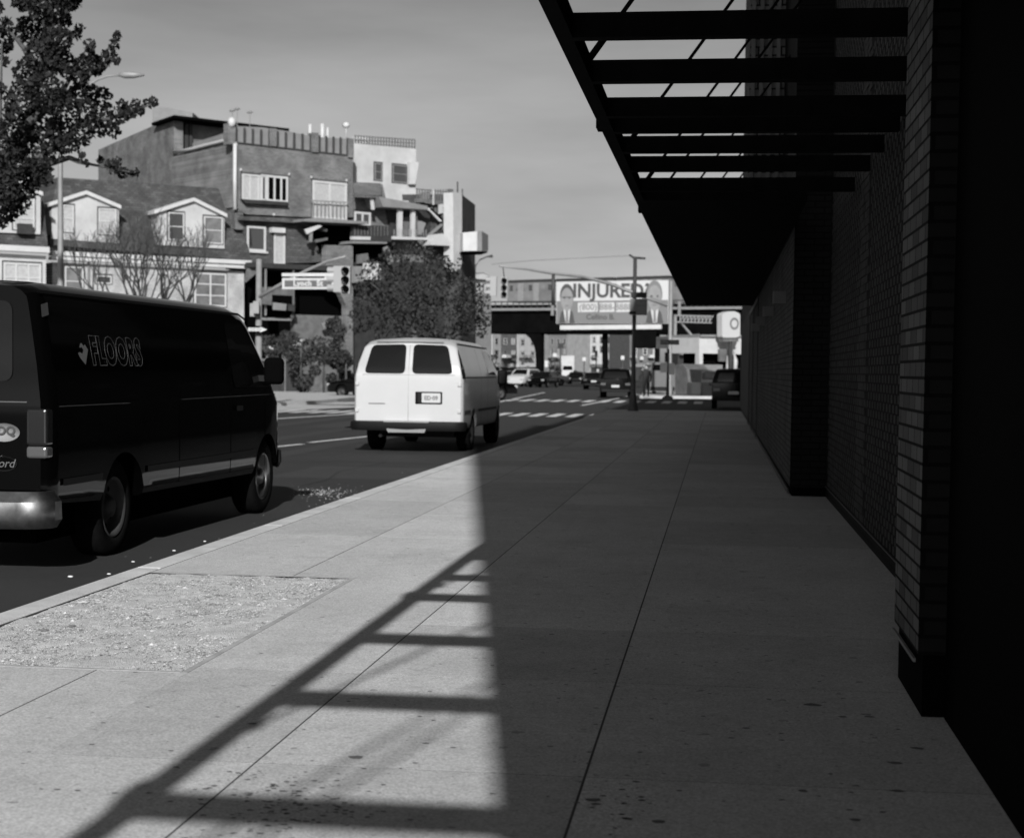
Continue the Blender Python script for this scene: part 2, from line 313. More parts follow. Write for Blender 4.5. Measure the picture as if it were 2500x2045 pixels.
for px_, py_, e in ((1446, 1952, .03), (1455, 1962, .016), (1555, 1908, .014), (1567, 1953, .014), (1532, 1998, .018), (1607, 2005, .024), (1985, 1720, .036), (2057, 1749, .02), (2122, 1749, .022), (1786, 1280, .022), (1813, 1395, .026), (1333, 1408, .02), (1347, 1548, .018), (1326, 1593, .014), (1822, 1777, .016), (2187, 1862, .032), (2190, 1930, .024), (2088, 2000, .022), (2240, 1826, .024), (615, 1766, .02), (870, 1848, .03), (1040, 1814, .015), (1960, 1930, .02), (1470, 1445, .012), (1484, 1449, .014)):
    q = G(px_, py_, SW); fleck(q.x, q.y, e, e*.8)
o = mb.build('pavement_fleck', M['fleckm'], recalc=False); o['kind'] = 'stuff'
# litter flecks on the road by the kerb
for (x, y, r, lb) in ((172, 1409, .022, 'largest pale paper scrap in the gutter below the rear wheel of the black van'), (266, 1402, .017, 'flat pale scrap touching the kerb, just right of the largest one'), (425, 1345, .017, 'small white scrap on the road under the middle of the black van'), (325, 1372, .016, 'tiny pale scrap between the two flat ones beside the kerb'), (500, 1322, .015, 'tiny pale scrap nearest the front wheel of the black van')):
    q = G(x, y, 0); tag(one('paper_scrap', lambda b: b.ball((q.x, q.y, r*.3), r, r*.7, r*.35, 7, 4), M['debris']), lb, 'litter', 'paper scraps in the gutter')
# road markings (sheets 4 mm up)
def gpoly(mb, pts, z0, z): 
    q = [G(x, y, z) for x, y in pts]; mb.add(q, [tuple(range(len(q)))])
mb = MB()
def gline(x0, y0, x1, y1, wd, z=.004):
    a, b = G(x0, y0, 0), G(x1, y1, 0); d = (b-a).normalized(); p = Vector((-d.y, d.x, 0))*wd/2
    mb.add([(v.x, v.y, z) for v in (a-p, b-p, b+p, a+p)], [(0, 1, 2, 3)])
gline(640, 1094, 738, 1084, .16); gline(757, 1080, 930, 1062, .16)
gline(560, 1029, 905, 1008, .22)
# crosswalk bars, parallel to the kerb
y0, y1 = G(1400, 1018, 0).y, G(1400, 1003, 0).y
for i in range(22): 
    x = -2.5-i*.62
    mb.add([(x, 52.6, .0045), (x+.34, 52.6, .0045), (x+.34, 56.6, .0045), (x, 56.6, .0045)], [(0, 1, 2, 3)])
for i in range(23):
    x = -1.2-i*.78
    mb.add([(x, 78.5, .0045), (x+.42, 78.5, .0045), (x+.42, 84, .0045), (x, 84, .0045)], [(0, 1, 2, 3)])
for a, b, c, d in ((1420, 990, 1560, 962), (1200, 985, 1330, 958)): gline(a, b, c, d, .18, .0042)
struct(mb.build('road_marking', M['paint'], recalc=False))
mb = MB()
gpoly(mb, [(330, 1018), (960, 990), (960, 978), (330, 992)], 0, .008)
struct(mb.build('gutter_apron', M['conc_far'], recalc=False))
wear = concrete_mat('worn_asphalt', .041, False); tar = mat('tar', .012, .8)
mb = MB()
for x0, x1, y0, y1 in ((-7.7, -7.25, -5, 51), (-9.4, -8.95, -5, 51), (-11.6, -11.1, -5, 51), (-13.2, -12.8, -5, 51), (-6.1, -4.2, 21.5, 24.2), (-10.4, -8.2, 40, 46)):
    n = 24; L_ = []; R_ = []
    for k in range(n+1):
        y = lerp(y0, y1, k/n); L_.append((x0+.12*mn.noise(Vector((x0, y*.4, 0))), y, .002)); R_.append((x1+.12*mn.noise(Vector((x1, y*.4, 3))), y, .002))
    mb.add([p for q in zip(L_, R_) for p in q], [(2*k, 2*k+1, 2*k+3, 2*k+2) for k in range(n)])
struct(mb.build('road_wear', wear, recalc=False))
mb = MB()
for pts in ([(-5.3, 19), (-5.2, 21.3), (-5.45, 23), (-5.3, 25.5), (-5.6, 27)], [(-9.8, 25), (-8.4, 25.3), (-7.2, 25.1), (-5.9, 25.5), (-4.2, 25.3)], [(-14, 38), (-10, 38.4), (-7, 38.1), (-4.2, 38.5)], [(-10.8, 20), (-10.7, 30), (-10.9, 40), (-10.8, 50)]):
    for (a, b_), (c, d) in zip(pts, pts[1:]):
        v = Vector((c-a, d-b_, 0)); pn = Vector((-v.y, v.x, 0)).normalized()*.02; mb.add([(a-pn.x, b_-pn.y, .0032), (c-pn.x, d-pn.y, .0032), (c+pn.x, d+pn.y, .0032), (a+pn.x, b_+pn.y, .0032)], [(0, 1, 2, 3)])
struct(mb.build('road_crack', tar, recalc=False))
def slabpoly(name, pts, m, top=.15):
    mb = MB(); q = [G(x, y, top) for x, y in pts]; mb.prism(q, (0, 0, -.2)); return struct(mb.build(name, m))
slabpoly('far_pavement', [(-500, 1022), (400, 992), (760, 979), (880, 968), (905, 949), (900, 936), (500, 930), (-500, 932)], M['conc_far'])
mb = MB(); mb.box(-40, -17.2, -10, 50, -.02, .15); struct(mb.build('left_pavement', M['conc_far']))
slabpoly('corner_pavement', [(1560, 966), (1830, 968), (2300, 969), (2300, 948), (1700, 938), (1590, 940)], M['conc_far'])
# ================================================================ NEAR BUILDING (right)
HOLD = []
bld = thing('brick_building', 'dark brick building with flat pillars and patterned recesses along the right of the sidewalk', 'building', (3, 6, 0))
bY = (0, 1); bX = (1, 0)
BR = brick_mat('pillar_brick', .13, .03, .003, bY, mortar=.0065); BRB = brick_mat('far_pillar_brick', .085, .04, .015, bY, mortar=.006); BRx = brick_mat('shaded_pillar_brick', .012, .008, .004, bX, bumpd=.002)  # BRx: same brick with the near face's shade put into its colour
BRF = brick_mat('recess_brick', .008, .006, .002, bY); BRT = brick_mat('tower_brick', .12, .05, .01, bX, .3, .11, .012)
BRH = mat('header_brick', .05, .85, .4, 6, spec=.1)
XP, XR = .80, 1.19; TOP1, TOP2 = 17.6, 15.4; P1a, P1b = 6.5, 7.38; P2a = 18.1
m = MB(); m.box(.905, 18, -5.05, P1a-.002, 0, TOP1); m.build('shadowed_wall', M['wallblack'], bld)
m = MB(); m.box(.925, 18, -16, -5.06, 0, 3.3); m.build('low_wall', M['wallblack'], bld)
m = MB(); m.box(XP, 1.6, P1a, P1b, SW+.25, TOP1)
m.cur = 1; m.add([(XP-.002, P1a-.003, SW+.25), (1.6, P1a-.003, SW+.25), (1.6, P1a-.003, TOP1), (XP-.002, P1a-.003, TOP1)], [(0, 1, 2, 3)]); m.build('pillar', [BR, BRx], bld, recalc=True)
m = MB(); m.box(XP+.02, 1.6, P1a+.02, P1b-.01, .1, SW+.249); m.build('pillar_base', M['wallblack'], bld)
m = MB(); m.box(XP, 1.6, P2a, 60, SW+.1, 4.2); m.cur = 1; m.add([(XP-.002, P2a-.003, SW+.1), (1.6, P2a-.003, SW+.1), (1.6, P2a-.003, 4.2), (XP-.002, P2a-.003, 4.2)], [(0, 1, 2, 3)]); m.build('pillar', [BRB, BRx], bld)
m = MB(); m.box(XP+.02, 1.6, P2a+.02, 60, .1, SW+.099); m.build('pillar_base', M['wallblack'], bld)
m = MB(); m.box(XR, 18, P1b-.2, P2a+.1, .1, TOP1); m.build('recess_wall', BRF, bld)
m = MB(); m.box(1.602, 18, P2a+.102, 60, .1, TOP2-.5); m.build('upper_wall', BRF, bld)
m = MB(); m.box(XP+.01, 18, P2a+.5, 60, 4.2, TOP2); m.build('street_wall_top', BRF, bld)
# projecting headers in the recess: checkerboard zones with stretcher bands between
m = MB(); rh = .0677; row = 0; z = SW+.14
zones = [(7.4, 9.55, 'c'), (9.55, 10.4, 's'), (10.4, 13.4, 'c'), (13.4, 14.3, 's'), (14.3, 17.9, 'c')]
while z < 6.4:
    for a, b, k in zones:
        if k == 'c':
            st = .215; y = a+(st/2 if row % 2 else 0)
            while y+.1 < b: m.box(XR-.006, XR+.01, y, y+.1+random.uniform(-.004, .004), z, z+rh-.012); y += st
        else:
            y = a+(.1 if row % 2 else 0)
            while y+.19 < b+.02: m.box(XR-random.choice((.004, .006, .009)), XR+.01, y, min(y+.195, b), z, z+rh-.011); y += .205
    row += 1; z += rh
m.build('patterned_brickwork', BRH, bld, recalc=False)
# frontal tower bay above the canopy
tx = P(1829, 200, 22.0).x
m = MB(); m.box(tx, .798, 22.0, 27, 3.6, 13.5); m.build('tower_bay', BRT, bld)
m = MB()
for i in range(7):
    x = tx+.02+i*.11
    if x < .7: m.box(x, x+.05, 21.93, 21.998, 3.7, 13.4)
m.build('tower_rib', M['mid'], bld)
# metal details: door frames further down, wall lamps, base strip
m = MB()
for y in (34, 38.5, 43): m.box(XP-.03, XP+.02, y, y+.12, SW, 3.0)
m.box(XP-.03, XP+.02, 34, 43.1, 3.0, 3.1); m.build('door_frame', M['galvd'], bld)
m = MB(); m.box(XP-.012, XP-.002, 43.2, 59.9, SW+.1, 3.2); m.build('shutter', M['dark'], bld)
for y in (20, 24.5, 29, 33):
    lm = MB(); lm.box(XP-.16, XP-.002, y, y+.22, 2.35, 2.5); lm.build('wall_lamp', M['midl'], bld)
m = MB(); m.box(XP-.02, XP-.003, P2a+.2, 44, SW+.02, SW+.07); m.build('base_strip', M['galvd'], bld)
m = MB(); m.box(XR-.02, XR-.01, P1b+.3, P2a-.2, SW+.12, SW+.132); m.build('base_flashing', M['galvd'], bld)
a = P(2187, 1582, 7.2); 
m = MB(); m.hexa([(XP-.014, y, zz) for zz, y in ()] or [(XP-.012, P1a+.06, .36), (XP-.002, P1a+.06, .36), (XP-.002, P1b-.03, .36), (XP-.012, P1b-.03, .36), (XP-.012, P1a+.06, .375), (XP-.002, P1a+.06, .375), (XP-.002, P1b-.03, .375), (XP-.012, P1b-.03, .375)]); m.build('corner_flashing', M['galv'], bld)
# ================================================================ CANOPY
can = thing('steel_canopy', 'black steel canopy with open crossbeams hanging over the sidewalk', 'canopy', (-.4, 8, 3.1))
H = 1.615; ZB = EYE+H; XO = -.502*H; WB, DB_ = .09, .12; CANEND = 24.35*H
m = MB(); m.box(XO, XO+.078, -16, CANEND, ZB, ZB+.125)
m.build('edge_beam', M['steel'], can)
for y in (-3.1, -1.61, .05, 1.56, 3.06, 3.99, 5.15, *[k*(H+DB_) for k in (4.561, 5.253, 5.967, 6.36, 6.944, 7.586, 8.429)]):
    m = MB(); z0, z1 = ZB, ZB+DB_
    m.box(XO+.078, .90 if y < 6 else XR-.03, y, y+WB, z0, z0+.012); m.box(XO+.078, .9 if y < 6 else XR-.03, y, y+WB, z1-.012, z1); m.box(XO+.078, .9 if y < 6 else XR-.03, y+.0, y+.012, z0+.012, z1-.012); m.box(XO+.078, .9 if y < 6 else XR-.03, y+WB-.012, y+WB, z0+.012, z1-.012)
    m.build('crossbeam', M['steel'], can)
m = MB(); m.box(XO+.078, XP-.01, 15.4, CANEND-.02, ZB, ZB+.12); m.build('roof_or_sky_blocker', M['steel'], can)
m = MB(); m.box(XO+.078, .91, -15.9, -4.0, ZB, ZB+.12); m.build('roof_or_sky_blocker', M['steel'], can)  # added behind the view to block sky light on the pavement
m = MB(); m.box(XO+.078, .9, 5.75, 7.05, ZB+.002, ZB+.118); m.build('roof_or_sky_blocker', M['steel'], can)  # added unseen panel overhead, cuts sky light on the shaded pavement
for y in (-4.6, -3.9, -.95, 3.1, 5.9, 9.17, 12.75, 15.45, 17.3, 20.5, 23.7, 27):
    b = Vector((XO+.05, y, ZB+.125)); e = Vector((1.0, y+.02, ZB+.125+2.45)); d = (e-b).normalized()
    r_ = MB(); r_.tube(b, e, .013, None, 8); rod = r_.build('tie_rod', M['steel'], can)
    r_ = MB(); r_.tube(b-d*.02, b+d*.2, .02, None, 8); r_.tube(b+d*.2, b+d*.24, .032, None, 8); r_.box(b.x-.012, b.x+.012, y-.02, y+.02, ZB+.125, ZB+.16); r_.build('turnbuckle', M['steel'], rod)
for y in (-1.6, 3.0, 10.85, 16.5): m = MB(); m.box(XO-.03, XO-.001, y, y+.2, ZB+.005, ZB+.12); m.build('splice_plate', M['steel'], can)
# ================================================================ VEHICLES
def smooth(t): t = max(0, min(1, t)); return t*t*(3-2*t)
def interp(tab, y):
    if y <= tab[0][0]: return tab[0][1]
    for (a, b), (c, d) in zip(tab, tab[1:]):
        if y <= c: return b+(d-b)*(y-a)/(c-a)
    return tab[-1][1]
class Veh:
    """lofted body in local space: x right, y forward from the tail, z up"""
    def __init__(s, L, hw, zb, top, belt, tum, rr=.14, rake=.12, plan=None, botm=None, nose=.25):
        s.L, s.hw, s.zb, s.top, s.belt, s.tum, s.rr, s.rake = L, hw, zb, top, belt, tum, rr, rake
        s.H = max(z for _, z in top); s.plan = plan or [(0, .95), (.03, .98), (.1, 1), (L-.6, 1), (L-.25, .95), (L-.05, .86), (L, .8)]
        s.botm = botm or [(0, zb), (L, zb)]
    def X(s, y, z):
        t = max(0, (z-s.belt)/(s.H-s.belt)); x = s.hw*interp(s.plan, y)-s.tum*t**1.25
        if z < .6: x -= .04*((.6-z)/.3)**1.5
        return x
    def Yr(s, z, x=0):
        return s.rake*max(0, (z-s.belt)/(s.H-s.belt))**1.2
    def body(s, name, m, parent, arches, ar=.42, extra=()):
        ys = sorted(set([0, .03, .07, .15, .4]+[y for y, _ in s.top]+[y for y, _ in s.plan]+[i*.35 for i in range(1, int(s.L/.35)+1) if i*.35 < s.L-.02]+[s.L]))
        rings = []
        for y in ys:
            zt = interp(s.top, y); zb = interp(s.botm, y); rr = min(s.rr, (zt-zb)*.3); pts = []
            xb = s.X(y, zb); pts += [(0, zb), (xb*.5, zb), (xb-.05, zb), (xb-.01, zb+.02)]
            zs = [zb+.08, zb+.2, zb+(.45), s.belt-.35, s.belt-.12, s.belt-.02, s.belt+.02, lerp(s.belt, s.H, .3), lerp(s.belt, s.H, .6)]
            zc = zt-rr
            prev = zb+.02
            for k, z in enumerate(zs):
                z = min(z, zc-.005*(len(zs)-k)); z = max(z, prev+.004); pts.append((s.X(y, z), z)); prev = z
            xe = s.X(y, zc); 
            for a in (0, 22, 45, 67, 90): pts.append((xe-rr*1.25*(1-math.cos(R(a))), zc+(rr-.03)*math.sin(R(a))))
            xl = xe-rr*1.25; pts += [(xl*.66, zt-.018), (xl*.33, zt-.004), (0, zt)]
            f = max(0, 1-y/.9)
            rings.append([(x, y+s.Yr(z)*f, z) for x, z in pts])
        n = len(rings[0]); mb = MB()
        for sg in (1, -1):
            vs = [(x*sg, y, z) for r in rings for x, y, z in r]
            mb.add(vs, [(i*n+k, i*n+k+1, (i+1)*n+k+1, (i+1)*n+k) for i in range(len(rings)-1) for k in range(n-1)], True)
        for r in (rings[0], rings[-1]):
            vs = r+[(-x, y, z) for x, y, z in r]; mb.add(vs, [(k, k+1, n+k+1, n+k) for k in range(n-1)], False)
        o = mb.build(name, m, None)
        me = o.data; bm = bmesh.new(); bm.from_mesh(me); bmesh.ops.remove_doubles(bm, verts=bm.verts, dist=.0008); bmesh.ops.dissolve_degenerate(bm, edges=bm.edges, dist=1e-4); bmesh.ops.recalc_face_normals(bm, faces=bm.faces); bm.to_mesh(me); bm.free()
        cb = MB()
        for y in arches:
            for sg in (1, -1):
                x0 = sg*(s.hw-.34); x1 = sg*(s.hw+.2); zc = .37
                pr = [(y+ar*math.cos(R(a)), max(-.1, zc+ar*math.sin(R(a)))) for a in range(-10, 191, 10)]; pr = [(y+ar*1.0, -.1)]+[p for p in pr if True]+[(y-ar*1.0, -.1)]
                cb.prism([(x0, a, b) for a, b in pr], (x1-x0, 0, 0))
        co = cb.build('cutter', m, None)
        md = o.modifiers.new('b', 'BOOLEAN'); md.object = co; md.operation = 'DIFFERENCE'; md.solver = 'EXACT'
        dg = bpy.context.evaluated_depsgraph_get(); dg.update(); me2 = bpy.data.meshes.new_from_object(o.evaluated_get(dg)); o.modifiers.clear(); o.data = me2; me2.name = name
        bpy.data.objects.remove(co)
        me2.set_sharp_from_angle(angle=R(38)); adopt_local(o, parent); return o
    def side(s, name, pts, m, parent, sg=1, off=.006, rnd=.05):
        """closed polygon (y,z) laid on the flank"""
        pts = roundpoly(pts, rnd); cy = sum(p[0] for p in pts)/len(pts); cz = sum(p[1] for p in pts)/len(pts); n = len(pts); vs = [(cy, cz)]
        K = 5
        for k in range(1, K+1): vs += [(lerp(cy, y, k/K), lerp(cz, z, k/K)) for y, z in pts]
        f = lambda y: max(0, 1-y/.9)
        q = [(sg*(s.X(y, z)+off), y, z) for y, z in vs]
        fs = [(0, 1+i, 1+(i+1) % n) for i in range(n)]+[(1+(k-1)*n+i, 1+k*n+i, 1+k*n+(i+1) % n, 1+(k-1)*n+(i+1) % n) for k in range(1, K) for i in range(n)]
        mb = MB(); mb.add(q, fs, True); o = mb.build(name, m); adopt_local(o, parent); return o
    def seam(s, name, pts, wd, m, parent, sg=1, off=.004):
        mb = MB()
        for (a, b), (c, d) in zip(pts, pts[1:]):
            n = max(1, int(math.hypot(c-a, d-b)/.12)); dx, dz = c-a, d-b; l = math.hypot(dx, dz) or 1; ny, nz = -dz/l*wd/2, dx/l*wd/2
            vs = []
            for k in range(n+1):
                y, z = lerp(a, c, k/n), lerp(b, d, k/n)
                for e in (-1, 1): vs.append((sg*(s.X(y, z)+off), y+ny*e, z+nz*e))
            mb.add(vs, [(2*k, 2*k+1, 2*k+3, 2*k+2) for k in range(n)], True)
        o = mb.build(name, m); adopt_local(o, parent); return o
    def back(s, name, pts, m, parent, off=.006, rnd=.04, thick=0):
        pts = roundpoly(pts, rnd); cx = sum(p[0] for p in pts)/len(pts); cz = sum(p[1] for p in pts)/len(pts); n = len(pts); vs = [(cx, cz)]; K = 4
        for k in range(1, K+1): vs += [(lerp(cx, x, k/K), lerp(cz, z, k/K)) for x, z in pts]
        q = [(x, s.Yr(z)-off, z) for x, z in vs]
        fs = [(0, 1+i, 1+(i+1) % n) for i in range(n)]+[(1+(k-1)*n+i, 1+k*n+i, 1+k*n+(i+1) % n, 1+(k-1)*n+(i+1) % n) for k in range(1, K) for i in range(n)]
        mb = MB(); mb.add(q, fs, True)
        if thick:
            b = len(mb.v); e = [(x, s.Yr(z)+.01, z) for x, z in pts]; ring = q[1+(K-1)*n:]; mb.add(ring+e, [(i, (i+1) % n, n+(i+1) % n, n+i) for i in range(n)], False)
        o = mb.build(name, m); adopt_local(o, parent); return o
    def toppatch(s, name, y0, y1, w0, w1, m, parent, off=.012):
        mb = MB(); K = 8; vs = []
        for k in range(K+1):
            y = lerp(y0, y1, k/K); wd = lerp(w0, w1, k/K); z = interp(s.top, y)
            for i in range(7):
                u = -1+2*i/6; vs.append((wd*u, y, z+off-.03*abs(u)**3))
        mb.add(vs, [(k*7+i, k*7+i+1, (k+1)*7+i+1, (k+1)*7+i) for k in range(K) for i in range(6)], True)
        o = mb.build(name, m); adopt_local(o, parent); return o
def roundpoly(pts, r):
    if r <= 0: return pts
    out = []; n = len(pts)
    for i in range(n):
        p0, p, p1 = [Vector(pts[(i+k) % n]) for k in (-1, 0, 1)]; a = (p0-p); b = (p1-p); q = min(r, a.length*.45, b.length*.45); A = p+a.normalized()*q; B = p+b.normalized()*q
        for t in (0, .25, .5, .75, 1): v = A*(1-t)**2+p*2*t*(1-t)+B*t*t; out.append((v.x, v.y))
    return out
def adopt_local(o, p): o.parent = p
def wheel(parent, x, y, r, wd, sg, rim_m, spoke=True, cap=True):
    mb = MB(); ax = (sg, 0, 0); o = (x, y, r)
    mb.lathe([(r*.62, -wd*.5), (r*.9, -wd*.5), (r, -wd*.38), (r, wd*.38), (r*.9, wd*.5), (r*.75, wd*.52), (r*.62, wd*.46), (r*.6, -wd*.3)], o, ax, 36)
    t = mb.build('wheel', M['tyre']); adopt_local(t, parent)
    mb = MB(); mb.lathe([(r*.63, wd*.46), (r*.6, wd*.5), (r*.55, wd*.35), (r*.5, wd*.12), (r*.3, wd*.16), (r*.22, wd*.34), (r*.2, wd*.42), (r*.1, wd*.46), (.001, wd*.46)], o, ax, 30)
    k = mb.build('rim', rim_m); adopt_local(k, t)
    if spoke:
        mb = MB()
        for i in range(8):
            a = i*math.pi/4+.2; cy, cz = y+math.cos(a)*r*.41, r+math.sin(a)*r*.41; xx = x+sg*wd*.155
            mb.lathe([(r*.055, 0), (.001, .004)], (xx, cy, cz), ax, 10)
        h = mb.build('vent_hole', M['black']); adopt_local(h, t)
    return t
def bumper(name, pts, m, parent, hw, y0, depth, ret=.35):
    """c-shaped bar: profile pts (dy,z) swept round the tail"""
    mb = MB(); path = [(-hw, y0+ret), (-hw, y0+.06), (-hw+.05, y0-.0), (-hw+.14, y0-.03), (0, y0-.05), (hw-.14, y0-.03), (hw-.05, y0), (hw, y0+.06), (hw, y0+ret)]
    n = len(pts); vs = []
    for i, (x, y) in enumerate(path):
        a = Vector(path[max(0, i-1)]); b = Vector(path[min(len(path)-1, i+1)]); d = (b-a).normalized(); nn = Vector((d.y, -d.x))
        vs += [(x+nn.x*dy, y+nn.y*dy, z) for dy, z in pts]
    mb.add(vs, [(i*n+k, i*n+(k+1) % n, (i+1)*n+(k+1) % n, (i+1)*n+k) for i in range(len(path)-1) for k in range(n)], True)
    mb.add(vs[:n], [tuple(range(n))], False); mb.add(vs[-n:], [tuple(range(n))], False)
    o = mb.build(name, m, None, 35); adopt_local(o, parent); return o
def lbox(name, m, parent, x0, x1, y0, y1, z0, z1, bev=0.0):
    mb = MB(); mb.box(x0, x1, y0, y1, z0, z1); o = mb.build(name, m); adopt_local(o, parent)
    if bev: b = o.modifiers.new('b', 'BEVEL'); b.width = bev; b.segments = 3
    return o
def ltext(name, body, size, m, parent, origin, xd, up, **k):
    o = text(name, body, size, m, None, origin, xd, up, **k); adopt_local(o, parent); return o
# ---- black van
bv_ = thing('van', 'black cargo van with FLOORS lettering parked nearest at the kerb', 'van', (-5.66, 10.9, 0), 'vans parked along the kerb')
bv_.rotation_euler = (0, 0, -.014)
V = Veh(6.02, 1.0, .42, [(0, 2.09), (.3, 2.13), (4.5, 2.13), (4.8, 2.09), (4.93, 2.02), (5.5, 1.42), (5.6, 1.34), (5.85, 1.21), (5.95, 1.12), (5.99, .97), (6.02, .6)], 1.22, .17, .15, .1, plan=[(0, .93), (.04, .97), (.12, 1), (5.4, 1), (5.7, .98), (5.9, .93), (5.99, .86), (6.02, .8)], botm=[(0, .5), (1, .45), (5.0, .42), (6.02, .5)])
V.body('body', M['blackpaint'], bv_, (1.4, 5.3), .45)
for sg in (1, -1):
    for y in (1.4, 5.3): wheel(bv_, sg*(.83 if y > 2 else .79), y, .385, .25, sg, M['chromed' if y > 2 else 'galvd'])
    lbox('tail_light', M['lensd'], bv_, *sorted((sg*.83, sg*.985)), -.02, .17, .93, 1.19, .02)
    lbox('reverse_light', M['lens'], bv_, *sorted((sg*.83, sg*.985)), -.022, .17, .84, .925, .02)
    V.side('door_window', [(4.85, 1.3), (4.2, 1.3), (4.2, 1.92), (4.75, 1.92), (5.35, 1.42), (5.36, 1.3)], M['glass'], bv_, sg, .005, .06)
    mb = MB(); mb.box(*sorted((sg*.97, sg*1.06)), 5.02, 5.06, 1.36, 1.42); a_ = mb.build('mirror_arm', M['blacktrim']); adopt_local(a_, bv_)
    lbox('wing_mirror', M['black'], bv_, *sorted((sg*1.05, sg*1.25)), 4.94, 5.07, 1.33, 1.6, .05)
    lbox('headlight', M['lensw'], bv_, *sorted((sg*.62, sg*.84)), 5.93, 6.02, .85, 1.05, .03)
    V.seam('drip_rail', [(.1, 2.02), (4.7, 2.02), (4.9, 1.97)], .022, M['blacktrim'], bv_, sg, .012)
    for y0 in (2.66, 4.08, 5.2): V.seam('door_seam', [(y0, .5), (y0, 1.27)], .012, M['black'], bv_, sg, .002)
    V.seam('belt_crease', [(.15, 1.205), (1.5, 1.205)], .007, M['lens'], bv_, sg, .003)
    V.seam('belt_crease', [(2.7, 1.215), (5.6, 1.225)], .007, M['lens'], bv_, sg, .003)
    V.seam('side_moulding', [(.2, .66), (.93, .66)], .05, M['blacktrim'], bv_, sg, .012); V.seam('side_moulding', [(1.87, .66), (4.84, .66)], .05, M['blacktrim'], bv_, sg, .012)
    V.back('rear_window', [(sg*.08, 1.38), (sg*.72, 1.38), (sg*.69, 1.95), (sg*.08, 1.96)], M['glass'], bv_, .007, .08)
    V.seam('marker_lamp', [(.08, 1.88), (.17, 1.9)], .09, M['lens'], bv_, sg, .03)
for sg in (1, -1): V.side('door_handle', [(4.2, 1.08), (4.2, 1.13), (4.4, 1.13), (4.4, 1.08)], M['blacktrim'], bv_, sg, .02, .01)
V.back('door_gap', [(-.005, .55), (.005, .55), (.005, 2.0), (-.005, 2.0)], M['black'], bv_, .003, 0)
V.back('door_crease', [(-.83, 1.232), (.83, 1.232), (.83, 1.24), (-.83, 1.24)], M['lens'], bv_, .004, 0)
lbox('underbody', M['black'], bv_, -.74, .74, .35, 5.75, .2, .46)
V.toppatch('windscreen', 4.95, 5.48, .74, .86, M['glass'], bv_)
bumper('rear_bumper', [(0, .37), (.05, .35), (.09, .41), (.085, .54), (.03, .61), (0, .61)], M['chrome'], bv_, .97, -.06, .1, .13)
o = bumper('front_bumper', [(0, .46), (.05, .44), (.08, .5), (.075, .62), (.0, .66)], M['blacktrim'], bv_, .88, 0, .1, .12)
o.matrix_basis = Matrix.Translation((0, 5.99, 0)) @ Matrix.Rotation(math.pi, 4, 'Z')
for nm, zc, r0, tx in (('badge', 1.02, .12, 'PDQ'), ('maker_badge', .8, .10, 'Ford')):
    mb = MB(); mb.lathe([(.001, 0), (r0, 0), (r0, .004)], (0, 0, 0), (0, -1, 0), 28)
    for i, v in enumerate(mb.v): mb.v[i] = (v[0]*1.0+.66, v[1]-.005, v[2]*.55+zc)
    b_ = mb.build(nm, M['inkl'] if tx == 'PDQ' else M['lensd']); adopt_local(b_, bv_)
    if tx == 'Ford':
        mb = MB(); mb.lathe([(.001, 0), (.088, 0)], (0, 0, 0), (0, -1, 0), 28)
        for i, v in enumerate(mb.v): mb.v[i] = (v[0]+.66, v[1]-.011, v[2]*.5+zc)
        q_ = mb.build('badge_field', M['black']); adopt_local(q_, b_); ltext('badge_letters', tx, .085, M['mid'], b_, (.66, -.014, zc), (1, 0, 0), (0, 0, 1), depth=.003, shear=.3)
    else: ltext('badge_letters', tx, .085, M['ink'], b_, (.66, -.014, zc+.01), (1, 0, 0), (0, 0, 1), depth=.003, bold=.003)
def on_flank(o, veh, sg=1, off=.008):
    for v in o.data.vertices: v.co.x = sg*(veh.X(v.co.y, v.co.z)+off)+(v.co.x)*.3
lt = ltext('lettering', 'FLOORS', .285, M['sil'], bv_, (0, 1.36, 1.60), (0, 1, 0), (0, 0, 1), sx=.95, outline=.003, bold=.014, space=1.06); on_flank(lt, V)
e = [(426, 437), (433, 462), (461, 505), (491, 415), (477, 383), (468, 393), (455, 375), (447, 383), (440, 405), (455, 402), (462, 418), (452, 440), (437, 430)]
e = [(.6+(a-425)/66*.2, 1.585+(440-c)/128*.16) for a, c in e]
mb = MB(); mb.add([(V.X(y, z)+.006, y, z) for y, z in e], [tuple(range(len(e)))]); o = mb.build('emblem', M['sil2']); adopt_local(o, bv_)
